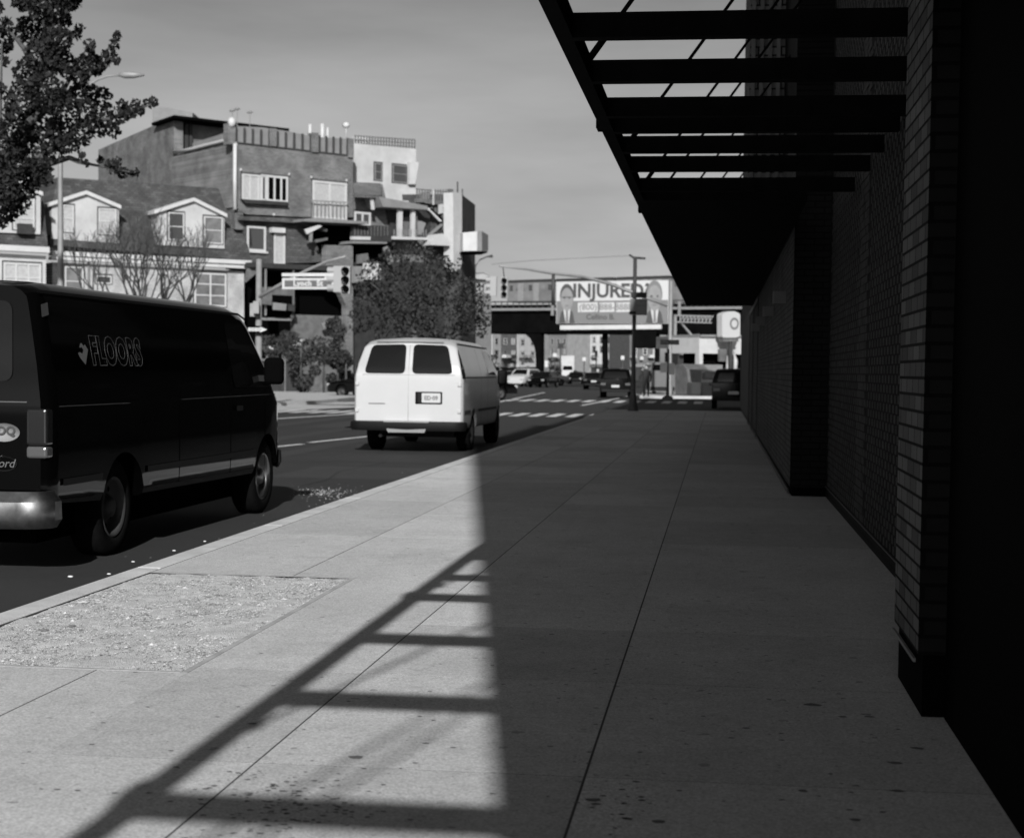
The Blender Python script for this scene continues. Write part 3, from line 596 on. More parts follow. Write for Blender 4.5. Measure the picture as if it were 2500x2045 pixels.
# ---- white van
wv = thing('van', 'white cargo van seen from behind with two dark rear windows and a number plate', 'van', (-5.52, 28.6, 0), 'vans parked along the kerb')
W_ = Veh(5.7, 1.0, .42, [(0, 1.97), (.25, 2.05), (.8, 2.08), (3.4, 2.06), (3.9, 1.98), (4.1, 1.9), (4.8, 1.3), (5.3, 1.1), (5.5, 1.0), (5.65, .8), (5.7, .6)], 1.38, .22, .16, .22, plan=[(0, .95), (.03, .985), (.1, 1), (4.7, 1), (5.2, .96), (5.6, .85), (5.7, .76)])
W_.body('body', M['whitepaint'], wv, (1.3, 4.75), .42)
for sg in (1, -1):
    for y in (1.3, 4.75): wheel(wv, sg*.84, y, .37, .25, sg, M['galvd'], True)
    W_.back('rear_window', [(sg*.065, 1.42), (sg*.81, 1.42), (sg*.69, 1.93), (sg*.065, 1.95)], M['glass'], wv, .008, .09)
    W_.side('door_window', [(3.2, 1.42), (3.2, 1.88), (3.85, 1.86), (4.5, 1.45), (4.5, 1.4)], M['glass'], wv, sg, .005, .05)
    W_.side('tail_light', [(.01, 1.34), (.2, 1.34), (.3, 1.88), (.2, 1.9), (.08, 1.84)], M['lensd'], wv, sg, .012, .02); W_.side('light_band', [(.02, 1.5), (.2, 1.5), (.22, 1.56), (.03, 1.56)], M['lens'], wv, sg, .016, .01); W_.seam('roof_gutter', [(.2, 1.96), (3.9, 1.93)], .025, M['blacktrim'], wv, sg, .012)
    W_.seam('side_moulding', [(.1, .74), (.84, .74)], .05, M['galvd'], wv, sg, .012); W_.seam('side_moulding', [(1.76, .74), (4.3, .74)], .05, M['galvd'], wv, sg, .012)
    for y in (2.2, 3.1, 4.3): W_.seam('door_seam', [(y, .5), (y, 1.9)], .012, M['black'], wv, sg, .002)
    lbox('wing_mirror', M['blacktrim'], wv, *sorted((sg*1.02, sg*1.22)), 4.3, 4.42, 1.2, 1.5, .05)
W_.back('door_gap', [(-.005, .5), (.005, .5), (.005, 1.93), (-.005, 1.93)], M['inkm'], wv, .003, 0)
W_.toppatch('windscreen', 4.12, 4.78, .72, .84, M['glass'], wv)
pl_ = W_.back('plate_recess', [(.13, .88), (.62, .88), (.62, 1.1), (.13, 1.1)], M['blacktrim'], wv, .012, .02, 1)
W_.back('plate', [(.25, .905), (.59, .905), (.59, 1.075), (.25, 1.075)], M['signwhite'], pl_, .018, .015)
ltext('plate_letters', 'ED·09', .1, M['inkm'], pl_, (.42, -.022, .985), (1, 0, 0), (0, 0, 1), depth=.003, bold=.004)
W_.back('door_seam', [(-.84, 1.395), (.84, 1.395), (.84, 1.40), (-.84, 1.40)], M['galvd'], wv, .004, 0); W_.back('roof_seal', [(-.62, 1.975), (.62, 1.975), (.6, 1.99), (-.6, 1.99)], M['blacktrim'], wv, .006, 0)
for sg in (1, -1):
    for z in (.72, 1.2): lbox('hinge', M['whitepaint'], wv, *sorted((sg*.9, sg*.965)), -.03, .02, z, z+.07, .01)
W_.side('fuel_flap', [(.75, .95), (.75, 1.12), (.93, 1.12), (.93, .95)], M['midl'], wv, -1, .003, .03)
W_.seam('body_crease', [(.1, 1.36), (4.4, 1.36)], .02, M['galvd'], wv, 1, .003); W_.seam('body_crease', [(.1, 1.36), (4.4, 1.36)], .02, M['galvd'], wv, -1, .003)
W_.back('badge_strip', [(-.72, .872), (-.42, .872), (-.42, .888), (-.72, .888)], M['inkm'], wv, .012, 0)
bumper('rear_bumper', [(0, .4), (.06, .4), (.09, .46), (.08, .55), (0, .57)], M['blacktrim'], wv, .97, -.05, .1, .2)
mb = MB(); mb.prism([(-.42, -.17, .575), (.42, -.17, .575), (.33, -.17, .37), (-.33, -.17, .37)], (0, .14, 0)); o = mb.build('bumper_step', M['chromed']); adopt_local(o, wv)
mb = MB(); mb.tube((-.5, -.03, .3), (-.5, .6, .33), .03); mb.box(-.7, .7, .9, 1.6, .25, .4); o = mb.build('exhaust', M['blacktrim']); adopt_local(o, wv)
# ---- generic cars
def sedan_parts(root, body_m, kind='sedan'):
    if kind == 'sedan': top = [(0, .85), (.05, 1.0), (.7, 1.07), (1.25, 1.40), (1.7, 1.45), (2.5, 1.44), (2.75, 1.36), (3.45, .98), (4.3, .86), (4.55, .7), (4.6, .5)]; L = 4.6; bl = .93; win = [(1.05, .99), (1.45, 1.33), (2.7, 1.33), (3.2, 1.0)]; rk = .05; fw = (2.78, 3.42); rw = (.72, 1.22)
    else: top = [(0, 1.2), (.08, 1.55), (.3, 1.68), (2.6, 1.70), (2.85, 1.62), (3.5, 1.12), (4.3, 1.02), (4.6, .8), (4.65, .5)]; L = 4.65; bl = 1.08; win = [(.35, 1.14), (.5, 1.55), (2.7, 1.55), (3.3, 1.14)]; rk = .25; fw = (2.88, 3.46); rw = None
    c = Veh(L, .9, .28, top, bl, .2, .12, rk, botm=[(0, .35), (L, .3)])
    c.body('body', body_m, root, (.85, 3.65), .36)
    for sg in (1, -1):
        for y in (.85, 3.65): wheel(root, sg*.78, y, .32, .22, sg, M['galvd'], False)
        c.side('side_window', win, M['glass'], root, sg, .006, .04)
        lbox('wing_mirror', body_m, root, *sorted((sg*.88, sg*1.04)), 3.0, 3.1, .95, 1.08, .03)
        lbox('tail_light', M['lens'], root, *sorted((sg*.55, sg*.84)), -.02, .1, .72, .86, .02)
        lbox('headlight', M['lensw'], root, *sorted((sg*.5, sg*.76)), L-.14, L-.0, .6, .74, .03)
    c.toppatch('windscreen', *fw, .58, .74, M['glass'], root)
    if rw: c.toppatch('rear_window', *rw, .72, .58, M['glass'], root)
    else: c.back('rear_window', [(-.68, 1.14), (.68, 1.14), (.58, 1.5), (-.58, 1.5)], M['glass'], root, .012, .05)
    c.back('plate', [(-.22, .62), (.22, .62), (.22, .74), (-.22, .74)], M['signwhite'], root, .012, 0)
    lbox('bumper', M['blacktrim'], root, -.8, .8, -.05, .1, .35, .5, .03)
protos = {}
def car(px, py, kind, m, label, rz=0.0, cat='car', dx=0.0, group='cars in the traffic beyond the crossing'):
    q = G(px, py, 0); key = (kind, m)
    if key not in protos:
        r = thing('parked_car', label, cat, (0, 0, 0), group); sedan_parts(r, M[m], kind); protos[key] = r
    else: r = copy_tree(protos[key]); tag(r, label, cat, group)
    r.location = (q.x+dx, q.y, 0); r.rotation_euler = (0, 0, rz); return r
car(1502, 972, 'suv', 'blackpaint', 'black SUV seen from behind just left of the dark street lamp', .02, 'suv')
car(1449, 951, 'sedan', 'blackpaint', 'black sedan ahead of the SUV, facing away down the avenue', .0)
car(1300, 943, 'suv', 'whitepaint', 'white people carrier facing the camera under the elevated track', math.pi-.25, 'minivan', 0)
car(1345, 945, 'sedan', 'blackpaint', 'dark sedan beside the white people carrier under the elevated track', math.pi-.2)
car(1385, 941, 'sedan', 'greypaint', 'grey sedan in the middle of the avenue below the billboard', math.pi/2+.3)
car(1232, 977, 'sedan', 'blackpaint', 'black sedan whose nose sticks out right of the white van', -1.15, dx=-4.0)
car(1010, 975, 'sedan', 'blackpaint', 'dark sedan whose nose shows left of the white van', 1.25, dx=0)
car(1790, 999, 'suv', 'blackpaint', 'black SUV parked past the end of the brick wall', .0, 'suv', 0)
car(1405, 925, 'suv', 'silver', 'silver SUV far down the avenue beneath the billboard', math.pi)
car(1480, 927, 'sedan', 'silver', 'pale car far off between the two black cars', math.pi)
# ---------------------------------------------------------------- street furniture
def lathe_pole(mb, base, prof, n=12): mb.lathe(prof, base, (0, 0, 1), n)
# signal mast with the Lynch St sign
D = 58.0; b = P(631, 915, D); b.z = 0
mast = thing('traffic_signal', 'pale grey signal mast carrying the Lynch St sign over the avenue', 'traffic signal', b)
pt_ = P(627, 633, D); hz = pt_.z
mb = MB(); mb.lathe([(.19, 0), (.19, .5), (.125, .55), (.10, hz), (.001, hz+.02)], b, (0, 0, 1), 14); mb.build('pole', M['galv'], mast)
A = [P(628, 728, D), P(690, 692, D-.5), P(745, 662, D-1), P(800, 638, D-1.5), P(845, 626, D-2)]
mb = MB(); mb.path(A, [.075, .07, .06, .055, .045], 8); arm = mb.build('mast_arm', M['galv'], mast)
sp = Pl(690, D-1.2, 816, D-1.6)
mb = MB(); sp.box(mb, sp.S(690, 670), sp.S(817, 670), .0, .08, sp.Z(690, 675), sp.Z(690, 667)); 
for x in (716, 792): sp.pbox(mb, x, 672, x+5, 682, .02, .06)
mb.build('sign_bracket', M['white'], mast)
mb = MB(); s0, s1, z0, z1 = sp.rect(690, 679, 817, 706); sp.box(mb, s0, s1, .0, .05, z0, z1); sg_ = mb.build('street_name_sign', M['signwhite'], mast)
mb = MB(); sp.box(mb, s0+.09, s1-.09, .05, .055, z0+.08, z1-.08); mb.build('sign_face', M['signgrey'], sg_)
text('sign_letters', 'Lynch  St', (z1-z0)*.68, M['signwhite'], sg_, sp.W((s0+s1)/2, .062, (z0+z1)/2), sp.u, (0, 0, 1), depth=.01, bold=.012, space=1.1)
def signal(parent, x, y, D, s=1.0, face=-1, m='siggrey', hood=True):
    """three-light head facing the camera (face=-1) or seen side-on (face=0)"""
    p = P(x, y, D); mb = MB(); hgt = 1.05*s; wd = .34*s
    mb.box(p.x-wd/2, p.x+wd/2, p.y-.12, p.y+.12, p.z-hgt, p.z); o = mb.build('signal_head', M[m], parent)
    for k in range(3):
        z = p.z-hgt*(k+.5)/3; l = MB()
        if face == -1:
            l.lathe([(.001, 0), (.125*s, 0)], (p.x, p.y-.125, z), (0, -1, 0), 14); l.build('lamp_lens', M['black'], o); h = MB(); h.lathe([(.14*s, 0), (.14*s, .16)], (p.x, p.y-.12, z), (0, -1, 0), 14); h.build('visor', M['black'], o)
        else:
            h = MB(); dirx = face; h.lathe([(.15*s, 0), (.15*s, .24)], (p.x+dirx*wd/2, p.y, z), (dirx, 0, 0), 12); h.build('visor', M[m], o)
            l.lathe([(.001, .01), (.13*s, .01)], (p.x+dirx*wd/2, p.y, z), (dirx, 0, 0), 12); l.build('lamp_lens', M['ink'], o)
signal(mast, 846, 650, D-1.9, .9, -1); signal(mast, 826, 650, D-1.6, .85, -.9)
ow = Pl(600, D-.3, 658, D-.3)
ows = None; mb = MB(); s0, s1, z0, z1 = ow.rect(602, 795, 656, 813); ow.box(mb, s0, s1, 0, .03, z0, z1); ows = mb.build('one_way_sign', M['black'], mast)
mb = MB(); zz = (z0+z1)/2; arrow = [(s0+.06, zz-.06), (s1-.3, zz-.06), (s1-.3, zz-.1), (s1-.05, zz), (s1-.3, zz+.1), (s1-.3, zz+.06), (s0+.06, zz+.06)]
mb.add([ow.W(a, .036, z) for a, z in arrow], [tuple(range(7))]); mb.build('arrow', M['signwhite'], ows)
text('sign_letters', 'ONE WAY', .09, M['ink'], ows, ow.W((s0+s1)/2-.06, .042, zz), ow.u, (0, 0, 1), depth=.004)
mb = MB(); ow.pbox(mb, 610, 740, 622, 772, -.1, .1); ow.pbox(mb, 618, 735, 632, 765, .1, .25); mb.build('control_box', M['galv'], mast)
mb = MB(); ow.pbox(mb, 590, 826, 606, 850, -.1, .1); mb.build('walk_signal', M['galvd'], mast)
# left street lamp behind the tree
D = 50.0; b = P(148, 930, D); b.z = .15
L1 = thing('street_lamp', 'tall pale street lamp rising behind the leafy tree at far left', 'street lamp', b, 'street lamps')
tp = P(148, 262, D)
mb = MB(); mb.lathe([(.16, 0), (.14, .8), (.10, 1.2), (.085, tp.z*.6), (.06, tp.z)], b, (0, 0, 1), 12); mb.build('pole', M['galv'], L1)
mb = MB(); mb.path([P(148, 262, D), P(185, 232, D), P(210, 212, D), P(240, 194, D), P(265, 186, D), P(292, 184, D)], [.055, .05, .04, .035, .03, .03], 8); mb.build('arm', M['galv'], L1)
mb = MB(); a = P(290, 183, D); e = P(352, 184, D); mb.path([a, a*.75+e*.25, a*.4+e*.6, e], [.05, .11, .1, .03], 8); mb.build('luminaire', M['galv'], L1)
mb = MB(); mb.path([P(118, 398, D), P(150, 388, D), P(165, 388, D), P(190, 398, D), P(218, 402, D)], [.035, .03, .03, .03, .05], 6); mb.build('crossarm', M['galvd'], L1)
# dark street lamp post near the corner
D = 56.0; b = G(1545, 1003, SW)
L2 = thing('signal_post', 'dark cast post with flared base and T-shaped top at the sidewalk corner', 'post', b)
tp = P(1548, 632, b.dot(HF)); dd = b.dot(HF)
mb = MB(); mb.lathe([(.19, 0), (.19, .12), (.15, .2), (.13, .5), (.085, .62), (.07, 2.4), (.065, tp.z-b.z), (.001, tp.z-b.z)], b, (0, 0, 1), 14); mb.build('pole', M['galvd'], L2)
mb = MB(); mb.path([P(1536, 622, dd), P(1547, 629, dd), P(1576, 631, dd)], [.035, .045, .035], 8); mb.build('top_bar', M['galvd'], L2)
sp2 = Pl(1538, dd-.2, 1580, dd-.2)
for (x0, y0, x1, y1, mm) in ((1540, 713, 1579, 727, 'dark'), (1538, 729, 1580, 769, 'inkm'), (1536, 760, 1553, 766, 'black'), (1548, 806, 1602, 850, 'dark')):
    mb = MB(); sp2.pbox(mb, x0, y0, x1, y1, .1, .14); mb.build('sign_panel', M[mm], L2)
text('sign_letters', 'BUS', .16, M['inkl'], L2, sp2.pt(1565, 739, .15), sp2.u, (0, 0, 1), depth=.004); text('sign_letters', 'STOP', .16, M['inkl'], L2, sp2.pt(1565, 754, .15), sp2.u, (0, 0, 1), depth=.004)
# second mast arm, further off, at the right of the crossing
D = 92.0; b = P(1634, 955, D); b.z = .1
L3 = thing('traffic_signal', 'slim grey signal mast whose long curved arm reaches left across the billboard', 'traffic signal', b)
tp = P(1632, 690, D)
mb = MB(); mb.lathe([(.18, 0), (.17, .6), (.12, .7), (.1, tp.z)], b, (0, 0, 1), 12); mb.build('pole', M['galv'], L3)
mb = MB(); mb.path([P(1630, 745, D), P(1560, 720, D), P(1490, 693, D), P(1420, 675, D-2), P(1350, 668, D-3), P(1285, 657, D-4), P(1220, 650, D-5)], [.12, .11, .1, .08, .07, .06, .05], 8); mb.build('mast_arm', M['galv'], L3)
for a, e, r_ in ((P(1228, 652, D-5), P(1231, 678, D-5), .03), (P(1351, 668, D-3), P(1350, 745, D-3), .09)):
    mb = MB(); mb.tube(a, e, r_); mb.build('hanger', M['galvd'], L3)
signal(L3, 1232, 677, D-5, 1.05, -1); signal(L3, 1205, 675, D-5, 1.0, -.9)
# street lamp arm above the crossing
b = P(1158, 940, 125); b.z = 0
L4 = thing('street_lamp', 'thin street lamp with curved arm standing behind the round tree', 'street lamp', b, 'street lamps')
mb = MB(); mb.path([b, P(1158, 700, 125), P(1160, 650, 125), P(1172, 634, 125), P(1188, 627, 125), P(1203, 625, 125)], [.14, .09, .07, .05, .05, .12], 8); mb.build('pole', M['galvd'], L4)
b = P(1545, 940, 130); b.z = 0
# paper-covered sign post at the far corner
b = P(1630, 968, 84); b.z = .1
L5 = thing('sign_post', 'post with white paper notices at the far right corner', 'sign', b)
mb = MB(); mb.lathe([(.3, 0), (.3, .1), (.09, .2), (.06, 2.6)], b, (0, 0, 1), 10); mb.build('pole', M['galvd'], L5)
pp = Pl(1610, 83.6, 1650, 83.6)
for (x0, y0, x1, y1) in ((1612, 885, 1629, 909), (1633, 886, 1647, 914)): mb = MB(); pp.pbox(mb, x0, y0, x1, y1, 0, .04); mb.build('notice', M['signwhite'], L5)
mb = MB(); pp.pbox(mb, 1612, 829, 1658, 841, 0, .05); o = mb.build('one_way_sign', M['ink'], L5); text('sign_letters', 'ONE WAY', .2, M['inkl'], o, pp.pt(1635, 835, .06), pp.u, (0, 0, 1), depth=.01)
# ================================================================ FAR BUILDINGS
def window(pl, parent, x0, y0, x1, y1, cols=1, rows=1, fm='white', gm='winglass', fw=.07, n=.0, sill=False):
    s0, s1, z0, z1 = pl.rect(x0, y0, x1, y1, n); mb = MB(); d = .07; rv = MB(); pl.box(rv, s0-.07, s1+.07, n-.03, n+.012, z0-.05, z1+.1)
    pl.box(mb, s0, s0+fw, n, n+d, z0, z1); pl.box(mb, s1-fw, s1, n, n+d, z0, z1); pl.box(mb, s0+fw, s1-fw, n, n+d, z0, z0+fw); pl.box(mb, s0+fw, s1-fw, n, n+d, z1-fw, z1)
    for c in range(1, cols): a = lerp(s0, s1, c/cols); pl.box(mb, a-fw*.45, a+fw*.45, n, n+d-.004, z0+fw, z1-fw)
    for r in range(1, rows): a = lerp(z0, z1, r/rows); pl.box(mb, s0+fw, s1-fw, n, n+d-.008, a-fw*.35, a+fw*.35)
    if sill: pl.box(mb, s0-.1, s1+.1, n, n+.16, z0-.1, z0-.002)
    o = mb.build('window', M[fm], parent); rv.build('reveal', M['ink'], o); mb = MB(); pl.box(mb, s0+fw, s1-fw, n-.02, n+.02, z0+fw, z1-fw); mb.build('pane', M[gm], o); return o
HA, HB = 87.0, 95.0
PH = Pl(0, HA, 640, HB)
WBR = brick_mat('white_brick', .4, .3, .17, (PH.u.x, PH.u.y), .22, .075, .008)
SHG = shingle_mat('mansard_shingle', .075, (PH.u.x, PH.u.y))
def part(name, m, parent, pl, pts, off, thick):
    mb = MB(); pl.poly(mb, pts, off, thick); return mb.build(name, m, parent)
# ---- white brick mansard house
h1 = thing('mansard_house', 'white brick house with dark mansard roof and two wide white dormers', 'house', PH.pt(360, 900) - Vector((0, 0, PH.pt(360, 900).z)))
GB = 0.0
part('wall', WBR, h1, PH, [(128, 640), (596, 662), (596, 960), (128, 980)], 0, 6)
mb = MB(); mb.prism([PH.pt(122, 598, .55), PH.pt(615, 636, .55), PH.pt(584, 520, -.9), PH.pt(568, 462, -1.9), PH.pt(140, 433, -1.9), PH.pt(124, 520, -.9)], -PH.n*5); mb.build('mansard_roof', SHG, h1)
mb = MB(); PH.box(mb, PH.S(126, 610, .5)-.0, PH.S(613, 640, .5), -.1, .62, PH.Z(613, 646, .6), PH.Z(613, 636, .6)); PH.box(mb, PH.S(126, 610, .5), PH.S(613, 640, .5), -.1, .5, PH.Z(613, 656, .5), PH.Z(613, 648.5, .5)); 
gut = mb.build('gutter', M['white'], h1)
mb = MB(); PH.pbox(mb, 215, 622, 219, 720, .0, .1); mb.build('downpipe', M['midl'], h1)
def dormer(pl, parent, L, Rr, ay, ex, by, apx, wins, n=.35):
    """L,Rr,apx in px; ay eaves y left/right; by base y"""
    d = None; pts = [(L, by[0]), (L, ay[0]), (apx[0], apx[1]), (Rr, ay[1]), (Rr, by[1])]
    mb = MB(); pl.poly(mb, pts, n, 1.6); d = mb.build('dormer', WBR if False else M['whited'], parent)
    mb = MB()
    for a, b in (((L-ex, ay[0]+4), apx), (apx, (Rr+ex, ay[1]+4))):
        A_, B_ = pl.pt(a[0], a[1], n+.25), pl.pt(b[0], b[1], n+.25); up = Vector((0, 0, .2))
        mb.prism([A_, B_, B_+up, A_+up], -pl.n*2.0)
    mb.build('dormer_trim', M['white'], d)
    for wdn in wins: window(pl, d, *wdn, n=n)
dormer(PH, h1, 126, 290, (500, 506), 6, (583, 594), (211, 474), [(151, 500, 180, 566, 1, 2, 'white', 'curtain'), (240, 508, 284, 572, 1, 2, 'white', 'curtain')])
dormer(PH, h1, 384, 548, (518, 527), 7, (598, 607), (474, 491), [(410, 518, 449, 586, 1, 2, 'white', 'winglass'), (497, 528, 543, 594, 1, 2, 'white', 'winlight')])
window(PH, h1, 158, 650, 203, 722, 1, 2, 'white', 'winlight'); window(PH, h1, 234, 672, 272, 692, 1, 1, 'white', 'winglass'); window(PH, h1, 474, 665, 552, 747, 2, 3, 'white', 'winlight', .09)
for q in ((250, 740, 300, 810), (360, 740, 410, 830)): window(PH, h1, *q, 1, 2, 'white', 'winglass')
# ---- left neighbour
PI_ = Pl(-100, HA-3.2, 122, HA-.6)
h0 = thing('mansard_house', 'white house at the left edge with a window air conditioner in its dormer', 'house', Vector((PI_.pt(40, 900).x, PI_.pt(40, 900).y, 0)))
part('wall', M['whited'], h0, PI_, [(-160, 610), (112, 625), (112, 975), (-160, 985)], 0, 6)
mb = MB(); mb.prism([PI_.pt(-160, 588, .5), PI_.pt(117, 602, .5), PI_.pt(104, 470, -1), PI_.pt(-160, 455, -1)], -PI_.n*4); mb.build('mansard_roof', SHG, h0)
mb = MB(); PI_.box(mb, PI_.S(-160, 600, .5), PI_.S(120, 610, .5), -.1, .6, PI_.Z(118, 617, .6), PI_.Z(118, 603, .6)); mb.build('gutter', M['white'], h0)
dormer(PI_, h0, -60, 99, (480, 474), 6, (565, 572), (20, 440), [(32, 478, 84, 560, 1, 3, 'white', 'curtain')])
mb = MB(); PI_.pbox(mb, 46, 545, 80, 570, .35, .75); mb.build('air_conditioner', M['dark'], h0)
window(PI_, h0, 8, 640, 100, 712, 3, 2, 'white', 'curtain', .1)
# ---- grey brick building
PG = Pl(574, 94.0, 862, 99.0); PS = Pl(574, 94.0, 425, 103.0)
GBR = brick_mat('grey_brick', .19, .11, .07, (PG.u.x, PG.u.y), .24, .08, .012, stain=.28); GBS = brick_mat('grey_brick_side', .17, .10, .07, (PS.u.x, PS.u.y), .24, .08, .012, stain=.35)
g1 = thing('apartment_building', 'grey brick apartment building with panelled roof parapet and wide window above the mansard house', 'building', Vector((PG.A.x, PG.A.y, 0)))
part('wall', GBR, g1, PG, [(574.5, 352), (862, 384), (862, 530), (742, 530), (600, 523), (574.5, 505)], 0, 8)
part('side_wall', GBS, g1, PS, [(425, 380), (500, 360), (560, 350), (574, 352), (574, 560), (425, 500)], .01, .5)
mb = MB(); pts = [PS.pt(x, y, .06) for x, y in ((425, 373), (470, 364), (500, 356), (545, 345), (566, 345), (575, 352))]
mb.path(pts, .12, 6); mb.path([PG.pt(574, 351, .14), PG.pt(573.5, 430, .14), PG.pt(574, 512, .14)], .12, 6); mb.build('drainpipe', M['white'], g1)
PB = Pl(425, 103.0, 240, 115.5)
part('rear_wall', GBS, g1, PB, [(425, 285), (425, 560), (240, 560), (240, 366)], 0, .6)
PT = Pl(428, 103.5, 720, 108.0)
part('roof_hut', M['mid'], g1, PT, [(427, 286), (700, 316), (700, 380), (427, 370)], -.3, 1)
mb = MB(); mb.prism([PT.pt(425, 281, 1.4), PT.pt(706, 314, 1.4), PT.pt(706, 321, 1.4), PT.pt(425, 288, 1.4)], -PT.n*4); mb.build('roof_edge', M['black'], g1)
for (x0, x1) in ((428, 436), (439, 448), (451, 460), (463, 470)): part('roof_door', M['dark'], g1, PT, [(x0, 300), (x1, 303), (x1, 365), (x0, 372)], .0, .3)
PRL = Pl(574, 94.2, 470, 100.4)
for i in range(17):
    a, b_ = 470+i*6, 474.5+i*6
    part('balustrade_slat', M['midl'], g1, PRL, [(a, 350-i*1.9), (b_, 348-i*1.9), (b_, 366-i*1.2), (a, 368-i*1.2)], .1, .1) if i < 17 else None
part('parapet', M['midl'], g1, PG, [(575, 308), (640, 311), (706, 321), (764, 334), (862, 340), (862, 384.5), (575, 352.5)], -.12, .25)
for x0, x1, t0, b0 in ((556, 575, 300, 352), (660, 676, 313, 357), (762, 778, 324, 372), (852, 864, 338, 385)): part('parapet_pier', GBR, g1, PG, [(x0, t0), (x1, t0+1), (x1, b0), (x0, b0)], .14, .5)

mb = MB()
for x0, x1, n_ in ((578, 659, 4), (679, 760, 4), (781, 850, 4)):
    for i in range(n_+1):
        x = lerp(x0, x1, i/n_); f = (x-575)/287; PG.pbox(mb, x-1.6, 310+f*28, x+1.6, 350+f*32, -.1, .03)
    f0, f1 = (x0-575)/287, (x1-575)/287; PG.poly(mb, [(x0, 346+f0*33), (x1, 346+f1*33), (x1, 349+f1*33), (x0, 349+f0*33)], .03, .1)
mb.build('parapet_bar', M['ink'], g1)
mb = MB(); mb.ball(PG.pt(566, 299, .1), .25, .25, .3, 8, 6); mb.build('pier_cap', M['white'], g1)
w1 = window(PG, g1, 590, 424, 650, 488, 3, 1, 'white', 'curtain', .1); window(PG, g1, 636, 426, 702, 490, 4, 1, 'white', 'black', .12)
part('sill_shadow', M['dark'], g1, PG, [(592, 486), (702, 493), (706, 502), (600, 496)], .35, .4)  # dark slab stands in for the shadow under the sill
window(PG, g1, 762, 440, 846, 532, 2, 1, 'white', 'curtain', .13)
for x, y in ((588, 415), (706, 426), (760, 433), (846, 441), (669, 524)): mb = MB(); mb.ball(PG.pt(x, y, .1), .07, .07, .09, 6, 5); mb.build('wall_light', M['white'], g1)
# skirt roof, lower wall, balcony
SHG2 = shingle_mat('skirt_shingle', .09, (PG.u.x, PG.u.y))
mb = MB(); mb.prism([PG.pt(586, 527, .0), PG.pt(745, 534, 0), PG.pt(800, 560, 1.0), PG.pt(798, 566, 1.0), PG.pt(740, 545, .5), PG.pt(588, 537, .5)], -PG.n*.4); mb.build('skirt_roof', SHG2, g1)
mb = MB(); mb.prism([PG.pt(742, 534, 1.6), PG.pt(775, 532, 1.6), PG.pt(898, 541, 1.6), PG.pt(898, 547, 1.6), PG.pt(742, 540, 1.6)], -PG.n*2); mb.build('balcony_slab', M['midl'], g1)
part('lower_wall', SHG2, g1, PG, [(588, 530), (750, 540), (790, 640), (612, 645)], -.05, 3)
window(PG, g1, 602, 551, 648, 612, 1, 1, 'white', 'winglass', .12, -.04, True); window(PG, g1, 668, 570, 695, 645, 1, 1, 'white', 'curtain', .1, -.04)
part('door_hood', M['white'], g1, PG, [(665, 555), (697, 557), (697, 569), (665, 567)], .3, .4)
part('porch_slab', M['dark'], g1, PG, [(612, 640), (832, 650), (832, 662), (612, 652)], 1.2, 3)
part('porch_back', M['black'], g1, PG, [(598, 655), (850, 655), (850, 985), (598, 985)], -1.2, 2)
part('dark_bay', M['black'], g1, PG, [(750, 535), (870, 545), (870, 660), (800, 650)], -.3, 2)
part('corner_pier', GBR, g1, PG, [(796, 598), (862, 600), (862, 980), (845, 980), (845, 745), (826, 705), (796, 690)], .8, .5)
part('porch_wall', M['mid'], g1, PG, [(720, 768), (858, 772), (858, 985), (720, 985)], .4, .5)
part('low_balcony', M['mid'], g1, PG, [(634, 700), (716, 703), (716, 722), (634, 718)], .8, .3)
part('low_balcony_rail', M['midl'], g1, PG, [(634, 775), (712, 777), (712, 783), (634, 781)], .8, .2)
part('lean_to_roof', M['white'], g1, PG, [(655, 846), (742, 828), (742, 840), (670, 862)], 2.2, 1)
# rooftop vents & antennas
for i, (x, y0, y1, r) in enumerate(((757, 304, 330, .11), (787, 303, 336, .13), (800, 312, 340, .08))):
    p = P(x, y1+25, 101); q = P(x, y0, 101); mb = MB(); mb.tube(p, q, r, None, 8); mb.build('vent_pipe', M['white'], g1)
for x, y in ((567, 268), (579, 264), (610, 272)):
    mb = MB(); mb.tube(P(x, 345, 104), P(x, y, 104), .03, None, 5); mb.tube(P(x-7, y+4, 104), P(x+7, y+2, 104), .05, None, 5); mb.ball(P(x, y+2, 104), .16, .1, .1, 6, 5); mb.build('antenna', M['midl'], g1)
mb = MB(); mb.box(0, .1, 0, .1, 0, .1); mb = MB(); p = P(410, 285, 118); mb.prism([P(372, 262, 120), P(410, 262, 120), P(470, 275, 120), P(470, 320, 120), P(372, 320, 120)], HF*5); o = mb.build('distant_block', M['midl'])
tag(o, 'plain pale block peeping over the grey brick roof', 'building')
# ---- white stucco building
PW = Pl(862, 101.5, 1018, 104.5)
g2 = thing('apartment_building', 'white stucco building with two small windows and a fenced roof deck', 'building', Vector((PW.A.x, PW.A.y, 0)))
part('wall', M['whited'], g2, PW, [(864, 350), (1016, 364), (1015, 490), (932, 487), (930, 448), (864, 445)], 0, 8)
part('bay', M['white'], g2, PW, [(1000, 395), (1022, 396), (1022, 402), (1014, 450), (1000, 450)], .3, .6)
window(PW, g2, 914, 398, 932, 440, 1, 2, 'midl', 'winglass', .06); window(PW, g2, 958, 402, 995, 445, 1, 2, 'midl', 'winglass', .06)
mb = MB()
for i in range(22):
    x = 868+i*6.9; f = i/21; PW.pbox(mb, x, 330+f*10, x+1.2, 352+f*12, -.3, -.22)
for dy in (0, 9, 18): PW.poly(mb, [(866, 331+dy), (1011, 340+dy), (1011, 342+dy), (866, 333+dy)], -.25, .05)
mb.build('deck_railing', M['mid'], g2)
